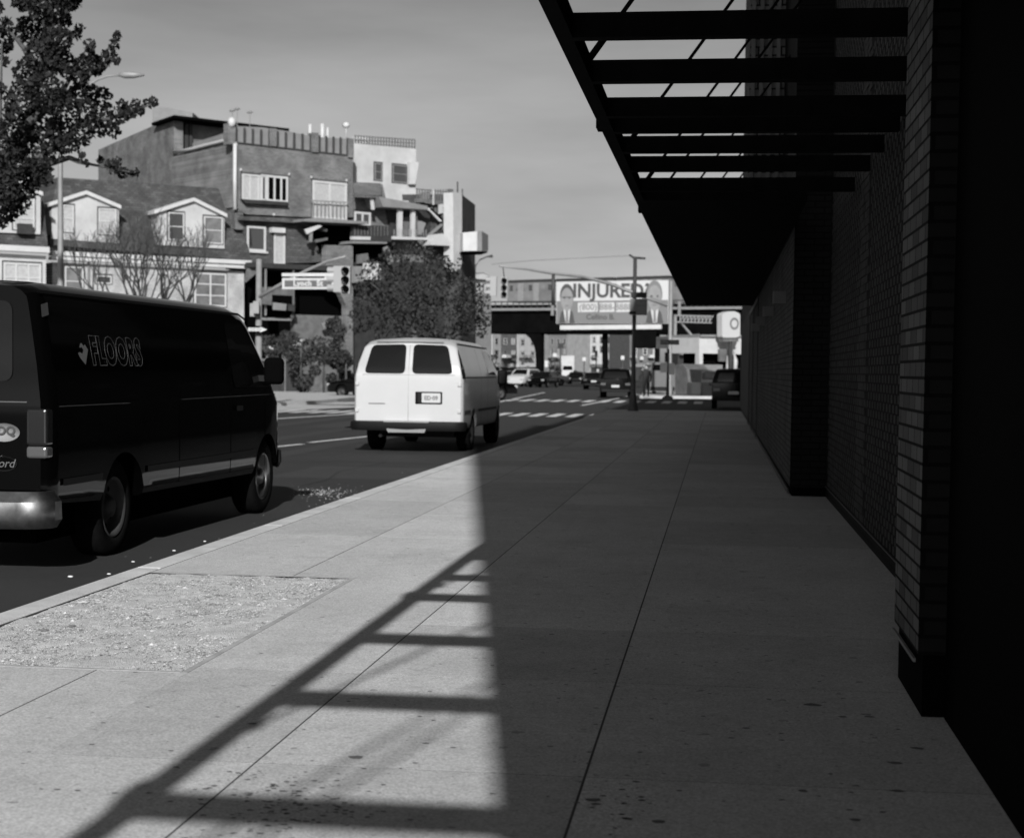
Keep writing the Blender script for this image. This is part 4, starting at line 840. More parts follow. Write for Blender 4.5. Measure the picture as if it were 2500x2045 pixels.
mb = MB(); PW.pbox(mb, 868, 332, 898, 352, -1, -.6); mb.tube(P(845, 340, 103), P(845, 305, 103), .03, None, 5); mb.ball(P(845, 306, 103), .25, .2, .2, 6, 5); mb.build('roof_box', M['white'], g2)
part('side_wing', M['whited'], g2, PW, [(932, 484), (1060, 497), (1060, 512), (932, 508)], .3, 3)
# ---- porch / stair building under it
PM = Pl(862, 99.2, 1110, 104.5)
g3 = thing('apartment_building', 'brick building with scalloped awning, white porch posts and dark outside stair', 'building', Vector((PM.A.x, PM.A.y, 0)))
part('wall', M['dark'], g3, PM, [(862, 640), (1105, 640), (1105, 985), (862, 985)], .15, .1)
part('wall', GBR, g3, PM, [(862, 446), (934, 450), (960, 560), (1105, 600), (1105, 985), (862, 985)], -.02, 8)
mb = MB(); mb.prism([PM.pt(862, 452, .0), PM.pt(933, 456, 0), PM.pt(930, 477, 1.2), PM.pt(865, 474, 1.2)], (0, 0, -.08))
for i in range(7): PM.pbox(mb, 865+i*9.4, 474+i*.4, 873+i*9.4, 481+i*.4, 1.1, 1.2)
mb.build('awning', M['mid'], g3)
window(PM, g3, 864, 516, 904, 550, 2, 1, 'white', 'winglass', .13)
part('balcony', M['dark'], g3, PM, [(862, 549), (956, 552), (956, 590), (862, 592)], 1.2, .3)
part('balcony_slab', M['white'], g3, PM, [(862, 577), (905, 578), (905, 586), (862, 585)], 1.3, .3)
part('balcony_floor', M['midl'], g3, PM, [(862, 588), (945, 591), (945, 595), (862, 594)], 1.3, 1.5)
part('shadowed_porch', M['black'], g3, PM, [(864, 594), (960, 596), (960, 700), (864, 700)], .1, .3)  # black sheet on the wall, painted shade of the porch
part('shed_roof', M['midl'], g3, PM, [(925, 480), (1045, 503), (1042, 512), (935, 505)], 1.5, 2)
part('porch_recess', M['dark'], g3, PM, [(945, 506), (1050, 512), (1050, 580), (958, 578)], .2, .3)
mb = MB()
for x0, x1 in ((973, 983), (1006, 1014)): PM.pbox(mb, x0, 506, x1, 580, 1.0, 1.2)
PM.poly(mb, [(960, 503), (1050, 508), (1050, 514), (960, 509)], 1.2, .2); PM.poly(mb, [(958, 577), (1045, 580), (1045, 586), (958, 584)], 1.3, 1.2); mb.build('porch_frame', M['white'], g3)
mb = MB()
for i in range(14): x = 962+i*6; PM.pbox(mb, x, 560, x+1.3, 578, 1.15, 1.2)
mb.build('porch_rail', M['midl'], g3)
for a, b_, mm in ((((1025, 494), (1036, 494), (1098, 548), (1092, 553)), .5, 'black'), (((1046, 512), (1053, 514), (1080, 540), (1073, 541)), .55, 'white'), (((1044, 574), (1078, 546), (1082, 550), (1049, 578)), .55, 'midl'), (((1045, 575), (1105, 550), (1110, 600), (1040, 600)), .5, 'dark')):
    part('outside_stair', M[mm], g3, PM, a, b_, .12)
part('storage_cover', M['white'], g3, PM, [(1052, 588), (1064, 573), (1080, 570), (1092, 580), (1098, 592), (1098, 600), (1052, 598)], 1.6, .8)
mb = MB()
for i in range(14): x = 1018+i*6.4; PM.pbox(mb, x, 462, x+1.4, 490, .2, .26)
PM.pbox(mb, 1016, 484, 1104, 494, .1, .3); PM.pbox(mb, 1016, 460, 1104, 462, .2, .26); PM.pbox(mb, 1098, 461, 1106, 620, .3, .6); PM.pbox(mb, 1082, 490, 1088, 600, .3, .5); mb.build('roof_railing', M['mid'], g3)
part('upper_deck', M['mid'], g3, PM, [(1040, 492), (1104, 496), (1104, 600), (1085, 600)], .0, .4)
part('blue_shed', M['midl'], g3, PM, [(868, 650), (930, 650), (930, 690), (868, 690)], 1.6, .5)
part('white_panel', M['white'], g3, PM, [(893, 642), (930, 640), (930, 682), (893, 682)], 2.2, .3)
for k in range(9): part('rail_bar', M['midl'], g1, PG, [(764+k*9.5, 492), (765.5+k*9.5, 492), (765.5+k*9.5, 530), (764+k*9.5, 530)], .35, .04)
part('rail_top', M['midl'], g1, PG, [(760, 488), (850, 493), (850, 496), (760, 491)], .36, .05)
for a, b_, mm in ((((604, 556), (612, 560), (616, 600), (604, 604)), -.0, 'leaf'), (((744, 560), (782, 548), (786, 553), (750, 572)), 1.3, 'white'), (((756, 566), (764, 566), (762, 590), (757, 590)), 1.2, 'midl'), (((770, 585), (800, 580), (800, 586), (772, 592)), 1.0, 'mid'), (((640, 708), (664, 710), (664, 745), (642, 742)), 1.5, 'mid'), (((668, 738), (700, 742), (698, 758), (668, 756)), 1.6, 'midl'), (((704, 742), (720, 744), (720, 760), (704, 758)), 1.6, 'dark'), (((716, 660), (719, 660), (719, 770), (716, 770)), 1.1, 'mid'), (((648, 655), (651, 655), (651, 770), (648, 770)), 1.1, 'midl'), (((604, 655), (640, 655), (600, 690), (597, 688)), .9, 'mid'), (((812, 815), (824, 815), (824, 832), (812, 832)), 1.3, 'signwhite'), (((785, 790), (800, 784), (806, 796), (790, 802)), 1.2, 'midl')):
    part('porch_item', M[mm], g1, PG, a, b_, .12)
for k in range(11): part('baluster', M['mid'], g3, PM, [(866+k*8, 552), (867.2+k*8, 552), (867.2+k*8, 576), (866+k*8, 576)], 1.24, .03)
for a, b_, mm in ((((1016, 500), (1019, 500), (1019, 600), (1016, 600)), .9, 'mid'), (((1058, 462), (1060, 462), (1060, 500), (1058, 500)), .6, 'white'), (((1030, 470), (1048, 468), (1048, 486), (1030, 488)), .1, 'midl'), (((1072, 500), (1082, 498), (1082, 520), (1072, 522)), .5, 'white'), (((905, 480), (911, 480), (915, 512), (908, 512)), 1.0, 'white'), (((985, 530), (1003, 530), (1003, 575), (985, 575)), .4, 'mid'), (((1018, 535), (1040, 545), (1030, 572), (1018, 572)), .5, 'midl'), (((872, 622), (898, 618), (902, 640), (872, 644)), .8, 'mid'), (((936, 605), (948, 600), (962, 640), (950, 645)), 1.2, 'midl')):
    part('balcony_item', M[mm], g3, PM, a, b_, .1)
# ---- chimney block
PC = Pl(1105, 103.5, 1160, 106.0)
g4 = thing('apartment_building', 'dark brick end building with tall white chimney and white box balcony', 'building', Vector((PC.A.x, PC.A.y, 0)))
PCs = Pl(1128, 104, 1162, 109)
part('wall', brick_mat('dark_brick', .06, .04, .03, (PCs.u.x, PCs.u.y), .22, .075, .006), g4, PCs, [(1126, 474), (1160, 500), (1160, 985), (1126, 985)], 0, 6)
part('chimney', M['white'], g4, PC, [(1106, 470), (1128, 470), (1128, 640), (1122, 662), (1112, 662), (1107, 640)], .6, .7)
mb = MB(); mb.tube(P(1117, 475, 103), P(1117, 444, 103), .05, None, 6); mb.tube(P(1129, 480, 104), P(1129, 461, 104), .04, None, 6); mb.build('flue', M['galvd'], g4)
PK = Pl(1128, 102.0, 1178, 102.3); PK2 = Pl(1176, 102.3, 1193, 104.5)
part('box_balcony', M['white'], g4, PK, [(1130, 568), (1176, 564), (1176, 612), (1130, 613)], 0, 1.5); part('balcony_side', M['midl'], g4, PK2, [(1176.5, 564), (1192, 574), (1192, 612), (1176.5, 613)], .02, .3)
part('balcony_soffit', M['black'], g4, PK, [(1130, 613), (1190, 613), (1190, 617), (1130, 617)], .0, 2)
# ---- brown corner building left of the railway
PQ = Pl(1158, 170, 1196, 172)
q5 = thing('corner_building', 'small pale-roofed corner building just left of the elevated track', 'building', Vector((PQ.A.x, PQ.A.y, 0)))
part('wall', M['midl'], q5, PQ, [(1158, 668), (1180, 665), (1199, 676), (1199, 985), (1158, 985)], 0, 6); part('parapet', M['white'], q5, PQ, [(1156, 672), (1181, 668), (1200, 678), (1200, 684), (1156, 680)], .3, .4)
window(PQ, q5, 1164, 690, 1176, 714, 1, 2, 'white', 'winglass', .15); window(PQ, q5, 1182, 694, 1194, 716, 1, 2, 'white', 'winglass', .15)
# ================================================================ ELEVATED RAILWAY, TRAIN, BILLBOARD
PE = Pl(1150, 236, 1830, 212)
el = thing('elevated_railway', 'black steel elevated railway crossing above the avenue', 'bridge', Vector((PE.A.x, PE.A.y, 0)))
part('side_girder', M['girder'], el, PE, [(1130, 765), (1400, 762), (1830, 758), (1830, 816), (1400, 812), (1150, 812)], .2, .6)
part('deck', M['black'], el, PE, [(1120, 745), (1830, 740), (1830, 758), (1120, 765)], -.3, 9)
part('walkway_edge', M['galv'], el, PE, [(1130, 753), (1400, 751), (1830, 748), (1830, 754), (1400, 757), (1130, 759)], .9, .3)
part('underside', M['black'], el, PE, [(1130, 800), (1830, 800), (1830, 815), (1130, 812)], -.4, 9)
def column(pxa, pxb, right=True):
    mb = MB(); k = 1 if right else -1
    PE.poly(mb, [(pxa, 812), (pxb, 812), (pxb, 945), (pxa, 945)], .0, 1.0); arc = [(pxa+k*0, 905)]
    PE.poly(mb, [(pxa, 880), (pxa-1*k, 860), (pxa-5*k, 842), (pxa-14*k, 826), (pxa-30*k, 812), (pxa, 812)], .0, .9); mb.build('column', M['girder'], el)
column(1308, 1320); column(1640, 1628, False); column(1120, 1132)
mb = MB()
for i in range(46):
    x = 1165+i*14.5; PE.pbox(mb, x, 735, x+1.6, 752, .75, .85)
PE.poly(mb, [(1160, 736), (1830, 730), (1830, 733), (1160, 739)], .8, .08); mb.build('walkway_railing', M['galvd'], el)
for x0, y0, x1, y1 in ((1345, 745, 1351, 770), (1655, 735, 1661, 770)):
    mb = MB(); PE.pbox(mb, x0, y0, x1, y1, 1.2, 1.4); mb.build('signal_stub', M['galv'], el)
tr = thing('train', 'stainless steel subway train standing on the elevated track', 'train', Vector((PE.A.x, PE.A.y, 8)))
def trail(x): return lerp(0, -11, (x-1240)/380)
for x0, x1 in ((1238, 1352), (1354, 1500), (1502, 1640), (1642, 1790)):
    mb = MB(); PE.poly(mb, [(x0, 697+trail(x0)), (x0+3, 688+trail(x0)), (x1-3, 688+trail(x1)), (x1, 697+trail(x1)), (x1, 738), (x0, 738)], -2.0, 3); cb = mb.build('car_body', M['train'], tr)
    mb = MB(); PE.poly(mb, [(x0+1, 690+trail(x0)), (x0+5, 684+trail(x0)), (x1-5, 684+trail(x1)), (x1-1, 690+trail(x1))], -1.9, 3.2); mb.build('car_roof', M['dark'], cb)
    n = 7
    for i in range(n):
        x = lerp(x0+6, x1-14, i/(n-1)); mb = MB(); PE.pbox(mb, x, 697+trail(x), x+8, 711+trail(x), -2, -1.95); mb.build('carriage_window', M['winlight'] if i % 3 else M['winglass'], cb)
    for x in (x0+26, x0+64, x0+100):
        if x+14 < x1: mb = MB(); PE.pbox(mb, x, 692+trail(x), x+13, 735, -1.99, -1.93); mb.build('carriage_door', M['galv'], cb)
PBd = Pl(1358, 150, 1632, 147)
bb = thing('billboard', 'white INJURED? billboard with two portrait heads below the train', 'billboard', Vector((PBd.pt(1500, 900).x, PBd.pt(1500, 900).y, 0)))
part('panel', M['signwhite'], bb, PBd, [(1358, 688), (1632, 684), (1632, 790), (1358, 790)], 0, .4)
part('lower_band', M['inkm'], bb, PBd, [(1359, 735), (1631, 732), (1631, 789.5), (1359, 789.5)], .01, .005)
part('walkway_bar', M['white'], bb, PBd, [(1367, 794), (1614, 792), (1614, 803), (1367, 805)], .8, .5)
part('walkway_frame', M['black'], bb, PBd, [(1352, 806), (1640, 804), (1640, 812), (1352, 814)], .6, 1)
mb = MB(); PBd.poly(mb, [(1470, 812), (1482, 812), (1482, 960), (1470, 960)], -.5, .5); PBd.poly(mb, [(1598, 812), (1608, 812), (1608, 960), (1598, 960)], -.5, .5); mb.build('support_post', M['girder'], bb)
ppm = 150/FPX
text('headline', 'INJURED?', 46*ppm*1.0, M['ink'], bb, PBd.pt(1492, 711, .03), PBd.u, (0, 0, 1), sx=1.0, depth=.01, bold=.055, space=1.0)
for x0, x1 in ((1411, 1459), (1464, 1500), (1504, 1540)): part('number_box', M['signwhite'], bb, PBd, [(x0, 739), (x1, 738), (x1, 761), (x0, 762)], .02, .005)
text('phone_number', '(800) 888-8888', 21*ppm, M['inkm'], bb, PBd.pt(1478, 750, .035), PBd.u, (0, 0, 1), sx=1.0, depth=.01, bold=.01)
text('firm_name', 'Cellino B.', 18*ppm, M['ink'], bb, PBd.pt(1466, 774, .03), PBd.u, (0, 0, 1), depth=.01, bold=.01)
def portrait(cx, cy, w, h, hair, glasses):
    def el_(cx, cy, rx, ry, a0=0, a1=360, n=24): return [(cx+rx*math.cos(R(lerp(a0, a1, i/n))), cy-ry*math.sin(R(lerp(a0, a1, i/n)))) for i in range(n if a1-a0 >= 360 else n+1)]
    part('portrait_suit', M['ink'], bb, PBd, [(cx-w*1.2, 789), (cx-w*.9, cy+h*1.15), (cx-w*.3, cy+h*.8), (cx+w*.3, cy+h*.8), (cx+w*.9, cy+h*1.15), (cx+w*1.2, 789)], .03, .005)
    part('portrait_shirt', M['signwhite'], bb, PBd, [(cx-w*.55, cy+h*.85), (cx+w*.55, cy+h*.85), (cx+w*.3, 788), (cx-w*.2, 788)], .04, .004)
    part('portrait_tie', M['inkm'], bb, PBd, [(cx-2.5, cy+h*.95), (cx+2.5, cy+h*.95), (cx+4, 787), (cx-3, 787)], .05, .004)
    part('portrait_hair', M[hair], bb, PBd, el_(cx, cy-h*.15, w*1.07, h*.95), .06, .004)
    part('portrait_face', M['skinp'], bb, PBd, el_(cx, cy+h*.12, w*.95, h*.9), .07, .004)
    for sx in (-.4, .4): part('portrait_eye', M['ink'], bb, PBd, el_(cx+sx*w, cy-.0*h, w*.17, h*.07, n=10), .08, .004)
    part('portrait_mouth', M['inkm'], bb, PBd, el_(cx, cy+h*.62, w*.35, h*.07, n=10), .08, .004)
    part('portrait_nose', M['inkl'], bb, PBd, [(cx-1, cy+h*.05), (cx+2.5, cy+h*.38), (cx-2.5, cy+h*.38)], .08, .004)
    if glasses: part('portrait_glasses', M['ink'], bb, PBd, [(cx-w*.8, cy-h*.09), (cx+w*.8, cy-h*.09), (cx+w*.8, cy-h*.03), (cx-w*.8, cy-h*.03)], .09, .004)
M['skinp'] = mat('printed_skin', .19, .6, .12, 1.5)
portrait(1384, 727, 16, 31, 'ink', True); portrait(1598, 723, 18, 35, 'inkm', False)
# ================================================================ BACKDROP UNDER THE RAILWAY
def block(name, label, cat, pa, da, pb, db, ytop, m, wins, rows, wd=(.3, 2), par=True, depth=10, store=True, group=None):
    pl = Pl(pa, da, pb, db); t = thing(name, label, cat, Vector((pl.A.x, pl.A.y, 0)), group)
    part('wall', m, t, pl, [(pa, ytop), (pb, ytop), (pb, 960), (pa, 960)], 0, depth)
    if par: part('cornice', M['white'], t, pl, [(pa, ytop-2), (pb, ytop-2), (pb, ytop+2), (pa, ytop+2)], .4, .5)
    for r in rows:
        for i in range(wins):
            x = lerp(pa, pb, (i+.5)/wins); hw = (pb-pa)/wins*.22; window(pl, t, x-hw, r, x+hw, r+16, 1, 2, random.choice(('midl', 'white')), random.choice(('winglass', 'black', 'black', 'curtain')), .12)
    if store:
        mb = MB(); pl.poly(mb, [(pa+2, 897), (pb-2, 897), (pb-2, 930), (pa+2, 930)], .1, .3); mb.build('shopfront', M['dark'], t)
        mb = MB(); pl.poly(mb, [(pa+2, 889), (pb-2, 889), (pb-2, 896), (pa+2, 896)], .5, .5); mb.build('shop_sign', M[random.choice(('midl', 'white', 'mid'))], t)
        for q in range(5):
            x = random.uniform(pa+2, pb-8); y = random.uniform(868, 905); h_ = random.uniform(4, 10); mb = MB(); pl.pbox(mb, x, y, x+random.uniform(4, 9), y+h_, .6+q*.1, .65+q*.1); mb.build('shop_board', M[random.choice(('signwhite', 'signwhite', 'mid', 'dark', 'midl', 'ink'))], t)
        for q in range(2):
            x = random.uniform(pa+3, pb-10); mb = MB(); pl.poly(mb, [(x, 866), (x+9, 866), (x+12, 873), (x-2, 873)], 1.2, .8); mb.build('shop_awning', M[random.choice(('white', 'dark', 'midl'))], t)
    return t
gr = 'buildings seen under the elevated track'
block('row_house', 'pale building under the track, nearest the round tree', 'building', 1168, 290, 1200, 296, 800, M['midl'], 2, (830, 858), group=gr)
block('row_house', 'narrow pale house with one column of windows under the track', 'building', 1202, 296, 1222, 300, 806, M['whited'], 1, (825, 855), group=gr)
block('row_house', 'mid-grey row house between the white one and the railway column', 'building', 1224, 300, 1262, 306, 800, M['mid'], 2, (825, 855), group=gr)
block('row_house', 'row house directly left of the railway column with white window', 'building', 1264, 306, 1312, 312, 808, M['whited'], 2, (828, 858), group=gr)
block('row_house', 'far row house right of the railway column', 'building', 1340, 360, 1385, 366, 812, M['midl'], 3, (826, 850), group=gr)
block('row_house', 'dark far row house straight below the left portrait', 'building', 1386, 366, 1440, 372, 806, M['mid'], 3, (822, 846), group=gr)
block('row_house', 'pale wide building under the billboard with small square windows', 'building', 1441, 330, 1535, 334, 806, M['whited'], 5, (822, 845), group=gr)
block('row_house', 'grey building behind the dark corner post', 'building', 1537, 300, 1612, 302, 800, M['mid'], 3, (822, 850), group=gr)
tk = [('white', 'narrow white notice board on a pole left of the railway column', 1330, 880, 8, 16, 190), ('signwhite', 'small square white road sign left of the box truck', 1350, 862, 9, 9, 170), ('dark', 'dark square sign panel hung between the railway column and the box truck', 1362, 838, 14, 12, 180), ('signwhite', 'small bright sign right of the box truck', 1422, 872, 8, 9, 175), ('mid', 'grey parking sign in front of the pale wide building', 1452, 856, 7, 14, 160), ('signwhite', 'small white sign just left of the dark corner post', 1516, 868, 8, 10, 150)]
for mm, lb, x, y, w_, h_, D in tk:
    b = P(x+w_/2, 930, D); b.z = 0; t = thing('road_sign', lb, 'sign', b, 'small signs along the avenue'); q = Pl(x, D, x+w_, D)
    mb = MB(); q.pbox(mb, x, y, x+w_, y+h_, .06, .1); mb.build('sign_panel', M[mm], t); mb = MB(); mb.tube(b, P(x+w_/2, y, D), .06, None, 6); mb.build('pole', M['galvd'], t)
# right hand cluster
PR1 = Pl(1640, 120, 1712, 121)
c1 = thing('scaffold_shed', 'dark sidewalk shed with lattice frame left of the white kiosk', 'shed', Vector((PR1.A.x, PR1.A.y, 0)))
part('shed_roof', M['mid'], c1, PR1, [(1640, 822), (1708, 815), (1708, 822), (1662, 832), (1640, 850)], .5, 3); part('shed_wall', M['dark'], c1, PR1, [(1655, 860), (1714, 860), (1714, 935), (1655, 935)], 0, 2)
part('signboard', M['midl'], c1, PR1, [(1668, 832), (1706, 824), (1706, 862), (1664, 866)], .6, .3); part('white_board', M['signwhite'], c1, PR1, [(1686, 862), (1702, 862), (1702, 873), (1686, 873)], .8, .1)
mb = MB()
for i in range(9): PR1.pbox(mb, 1660+i*9, 770, 1662+i*9, 786, 1, 1.1)
for a, b_ in ((768, 1), (784, 1)): PR1.pbox(mb, 1646, a, 1738, a+3, 1, 1.15)
for i in range(9): PR1.poly(mb, [(1660+i*9, 784), (1662+i*9, 784), (1671+i*9, 770), (1669+i*9, 770)], 1.12, .08)
PR1.pbox(mb, 1646, 768, 1652, 830, .9, 1.1); PR1.poly(mb, [(1660, 786), (1664, 786), (1692, 818), (1686, 818)], 1, .2); mb.build('lattice_truss', M['galv'], c1)
PR2 = Pl(1707, 105, 1812, 107)
c2 = thing('kiosk', 'white flat-roofed kiosk with dark open front behind the corner', 'kiosk', Vector((PR2.A.x, PR2.A.y, 0)))
part('fascia', M['white'], c2, PR2, [(1707, 823), (1812, 821), (1812, 865), (1707, 862)], .6, 3); part('roof_edge', M['galv'], c2, PR2, [(1711, 817), (1812, 817), (1812, 822), (1711, 822)], .8, 3.4)
part('interior', M['black'], c2, PR2, [(1716, 862), (1812, 862), (1812, 940), (1716, 940)], -.2, 2); part('corner_post', M['white'], c2, PR2, [(1707, 862), (1716, 862), (1716, 905), (1707, 905)], .6, .4)
part('counter_panel', M['midl'], c2, PR2, [(1716, 890), (1764, 890), (1764, 924), (1716, 924)], .5, .5)
part('side_poster', M['mid'], c2, PR2, [(1758, 852), (1790, 852), (1790, 882), (1758, 882)], .9, .2)
mb = MB(); mb.path([PR2.pt(1776, 915, 1.1), PR2.pt(1778, 870, 1.1), PR2.pt(1790, 862, 1.1), PR2.pt(1796, 880, 1.1), PR2.pt(1794, 910, 1.1)], .14, 8); mb.build('white_post', M['white'], c2)
mb = MB(); q = []
bs = thing('roadside_sign', 'tall rounded white sign with a dark ring beside the end of the wall', 'sign', Vector((PR2.pt(1786, 900).x, PR2.pt(1786, 900).y, 0)))
pts = roundpoly([(1763, 824), (1763, 766), (1778, 760), (1795, 760), (1807, 766), (1807, 818), (1800, 824)], 5)
mb = MB(); PR2.poly(mb, pts, 1.6, .5); mb.build('panel', M['signwhite'], bs)
mb = MB(); ri = []; cx, cy = 1793, 790
for i in range(24):
    a = 2*math.pi*i/24; ri.append([PR2.pt(cx+r_*math.cos(a), cy+r_*1.35*math.sin(a), 1.62) for r_ in (7, 11)])
mb.add([p for q_ in ri for p in q_], [(2*i, 2*i+1, (2*i+3) % 48, (2*i+2) % 48) for i in range(24)]); mb.build('ring_emblem', M['inkm'], bs)
part('post', M['mid'], bs, PR2, [(1765, 824), (1803, 824), (1803, 834), (1765, 834)], 1.5, .4); part('pole', M['galvd'], bs, PR2, [(1782, 834), (1788, 834), (1788, 965), (1782, 965)], 1.4, .2)
for i, (x0, y0, x1, y1, mm, lb) in enumerate(((1688, 933, 1713, 964, 'white', 'white crate standing left of the grey one on the far corner'), (1715, 934, 1742, 966, 'midl', 'grey crate stacked with goods beside the white crate'), (1722, 906, 1762, 926, 'midl', 'pale bin behind the two crates'))):
    pc = Pl(x0, 88, x1, 88.2); mb = MB(); pc.pbox(mb, x0, y0, x1, y1, -.5, .1); o = mb.build('crate', M[mm]); tag(o, lb, 'crate', 'crates at the far corner'); bvm = o.modifiers.new('b', 'BEVEL'); bvm.width = .05
PF = Pl(1650, 96, 1700, 94)
o = thing('tarpaulin_tent', 'dark sloping tarpaulin tent beside the paper notices', 'tent', Vector((PF.A.x, PF.A.y, 0)))
part('tent_canvas', M['mid'], o, PF, [(1648, 962), (1648, 890), (1664, 888), (1676, 900), (1684, 962)], 0, 1.5); part('tent_side', M['dark'], o, PF, [(1684, 962), (1676, 900), (1712, 905), (1712, 955)], -.2, 1)
PV = Pl(1586, 100, 1646, 100)
o = thing('parked_van', 'dark grey van parked behind the paper notices', 'van', Vector((PV.A.x, PV.A.y, 0)))
part('body', M['greypaint'], o, PV, roundpoly([(1586, 955), (1588, 896), (1594, 884), (1640, 884), (1648, 896), (1648, 955)], 6), 0, 4.5); part('rear_window', M['glass'], o, PV, [(1596, 890), (1642, 890), (1644, 904), (1594, 904)], .03, .05); part('bumper', M['blacktrim'], o, PV, [(1588, 944), (1647, 944), (1647, 951), (1588, 951)], .15, .2)
for x in (1594, 1636): part('tyre', M['tyre'], o, PV, roundpoly([(x, 962), (x, 950), (x+8, 950), (x+8, 962)], 1.5), -.1, .6)
# box truck far off
PX_ = Pl(1370, 200, 1402, 200)
o = thing('box_truck', 'white box truck far down the avenue facing the crossing', 'truck', Vector((PX_.A.x, PX_.A.y, 0)))
part('cargo_box', M['whited'], o, PX_, [(1370, 868), (1402, 868), (1402, 902), (1370, 902)], 0, 6); part('cab', M['whitepaint'], o, PX_, [(1373, 890), (1399, 890), (1401, 920), (1371, 920)], 1.6, 1.5)
part('windscreen', M['glass'], o, PX_, [(1375, 893), (1397, 893), (1398, 903), (1374, 903)], 1.65, .05)
for x in (1372, 1394): part('tyre', M['tyre'], o, PX_, [(x, 916), (x+6, 916), (x+6, 928), (x, 928)], 1.4, .8)
for i, (px, D, m) in enumerate(((1362, 250, 'silver'), (1416, 240, 'blackpaint'), (1432, 270, 'whitepaint'), (1275, 230, 'silver'), (1335, 260, 'whitepaint'), (1460, 300, 'silver'), (1250, 200, 'greypaint'), (1205, 210, 'silver'), (1180, 150, 'whitepaint'), (1350, 200, 'blackpaint'), (1425, 330, 'whitepaint'), (1520, 210, 'silver'), (1412, 190, 'blackpaint'), (1285, 270, 'greypaint'), (1262, 250, 'whitepaint'))):
    p = P(px, 905, D); key = ('sedan', m)
    lbs = ['silver car left of the box truck', 'black car right of the box truck', 'white car two places right of the box truck', 'silver car left of the railway column', 'white car right of the railway column', 'silver car far off below the middle of the billboard', 'grey car behind the white people carrier', 'silver car in the gap behind the white van', 'white car close behind the roof line of the white van', 'black car at the kerb under the left end of the billboard', 'white car at the kerb farthest down the avenue', 'silver car parked below the pale wide building', 'black car squeezed between the box truck and the black sedan', 'grey car under the railway arch', 'white car under the railway arch left of the column']
    if key in protos: r = copy_tree(protos[key])
    else: r = thing('parked_car', '', 'car', (0, 0, 0)); sedan_parts(r, M[m]); protos[key] = r
    tag(r, lbs[i], 'car', 'cars far down the avenue'); r.location = (p.x, p.y, 0); r.rotation_euler = (0, 0, random.choice((0, math.pi)))
# ================================================================ PEOPLE
def person(px, py, D, label, hgt=1.72, lean=0.0):
    base = P(px, py, D); base.z = .15 if D < 95 else 0; s_ = hgt/1.75
    j = [((0, 0, .95), .15), ((0, 0, 1.2), .15), ((0, 0, 1.42), .14), ((0, 0, 1.52), .06), ((0, .0, 1.6), .085), ((0, 0, 1.68), .09),
         ((-.1, 0, .9), .1), ((-.11, .05, .5), .07), ((-.11, .0, .1), .05), ((-.11, -.14, .04), .04), ((.1, 0, .9), .1), ((.12, -.1, .5), .07), ((.13, .05, .1), .05), ((.13, -.08, .04), .04),
         ((-.2, 0, 1.38), .07), ((-.26, .02, 1.1), .05), ((-.27, -.08, .86), .04), ((-.27, -.12, .76), .035), ((.2, 0, 1.38), .07), ((.27, .0, 1.12), .05), ((.25, -.14, .92), .04), ((.24, -.2, .84), .035)]
    ed = [(0, 1), (1, 2), (2, 3), (3, 4), (4, 5), (0, 6), (6, 7), (7, 8), (8, 9), (0, 10), (10, 11), (11, 12), (12, 13), (2, 14), (14, 15), (15, 16), (16, 17), (2, 18), (18, 19), (19, 20), (20, 21)]
    me = bpy.data.meshes.new('person'); me.from_pydata([Vector(p)*s_ for p, _ in j], ed, []); me.materials.append(M['cloth']); o = bpy.data.objects.new('person', me); C.objects.link(o); o.location = base
    sk = o.modifiers.new('s', 'SKIN'); 
    for k, (_, r) in enumerate(j): me.skin_vertices[0].data[k].radius = (r*s_, r*s_)
    me.skin_vertices[0].data[0].use_root = True; o.modifiers.new('u', 'SUBSURF').levels = 1; o.modifiers[-1].render_levels = 2
    tag(o, label, 'person', 'people at the far corner')
    mb = MB(); mb.ball((0, -.0, 1.66*s_), .1, .1, .1, 10, 8); f = mb.build('hair', M['black']); f.parent = o
    mb = MB(); mb.ball((0, -.035, 1.62*s_), .085, .085, .11, 10, 8); f = mb.build('face', M['skin']); f.parent = o
person(1577, 958, 88, 'person in dark clothes standing right beside the dark corner post'); person(1570, 953, 97, 'person in dark clothes half hidden behind the corner post', 1.65); person(1704, 945, 99, 'person in dark clothes by the open shed front', 1.7)
# ================================================================ VEGETATION
def leaves(mb, c, r, n, size, rng, rx=1, ry=1, rz=1):
    for i in range(n):
        while True:
            v = Vector((rng.uniform(-1, 1), rng.uniform(-1, 1), rng.uniform(-1, 1)))
            if .25 < v.length < 1: break
        if rng.random() < .6: v = v.normalized()*rng.uniform(.75, 1.05)
        p = c+Vector((v.x*r*rx, v.y*r*ry, v.z*r*rz)); a = Vector((rng.gauss(0, 1), rng.gauss(0, 1), rng.gauss(0, 1))).normalized(); b = a.cross(Vector((rng.gauss(0, 1), rng.gauss(0, 1), rng.gauss(0, 1)))).normalized(); s_ = size*rng.uniform(.6, 1.25)
        t = a.cross(b)*s_*.18
        mb.add([p-a*s_, p+b*s_*.62+t, p+a*s_, p-b*s_*.62+t], [(0, 1, 2), (0, 2, 3)], False)
rng = random.Random(5)
def pr(p): return p
D0 = 36.0
bt = P(-300, 950, D0+1); bt.z = .15
T1 = thing('tree', 'large dark leafy tree filling the upper left corner', 'tree', bt)
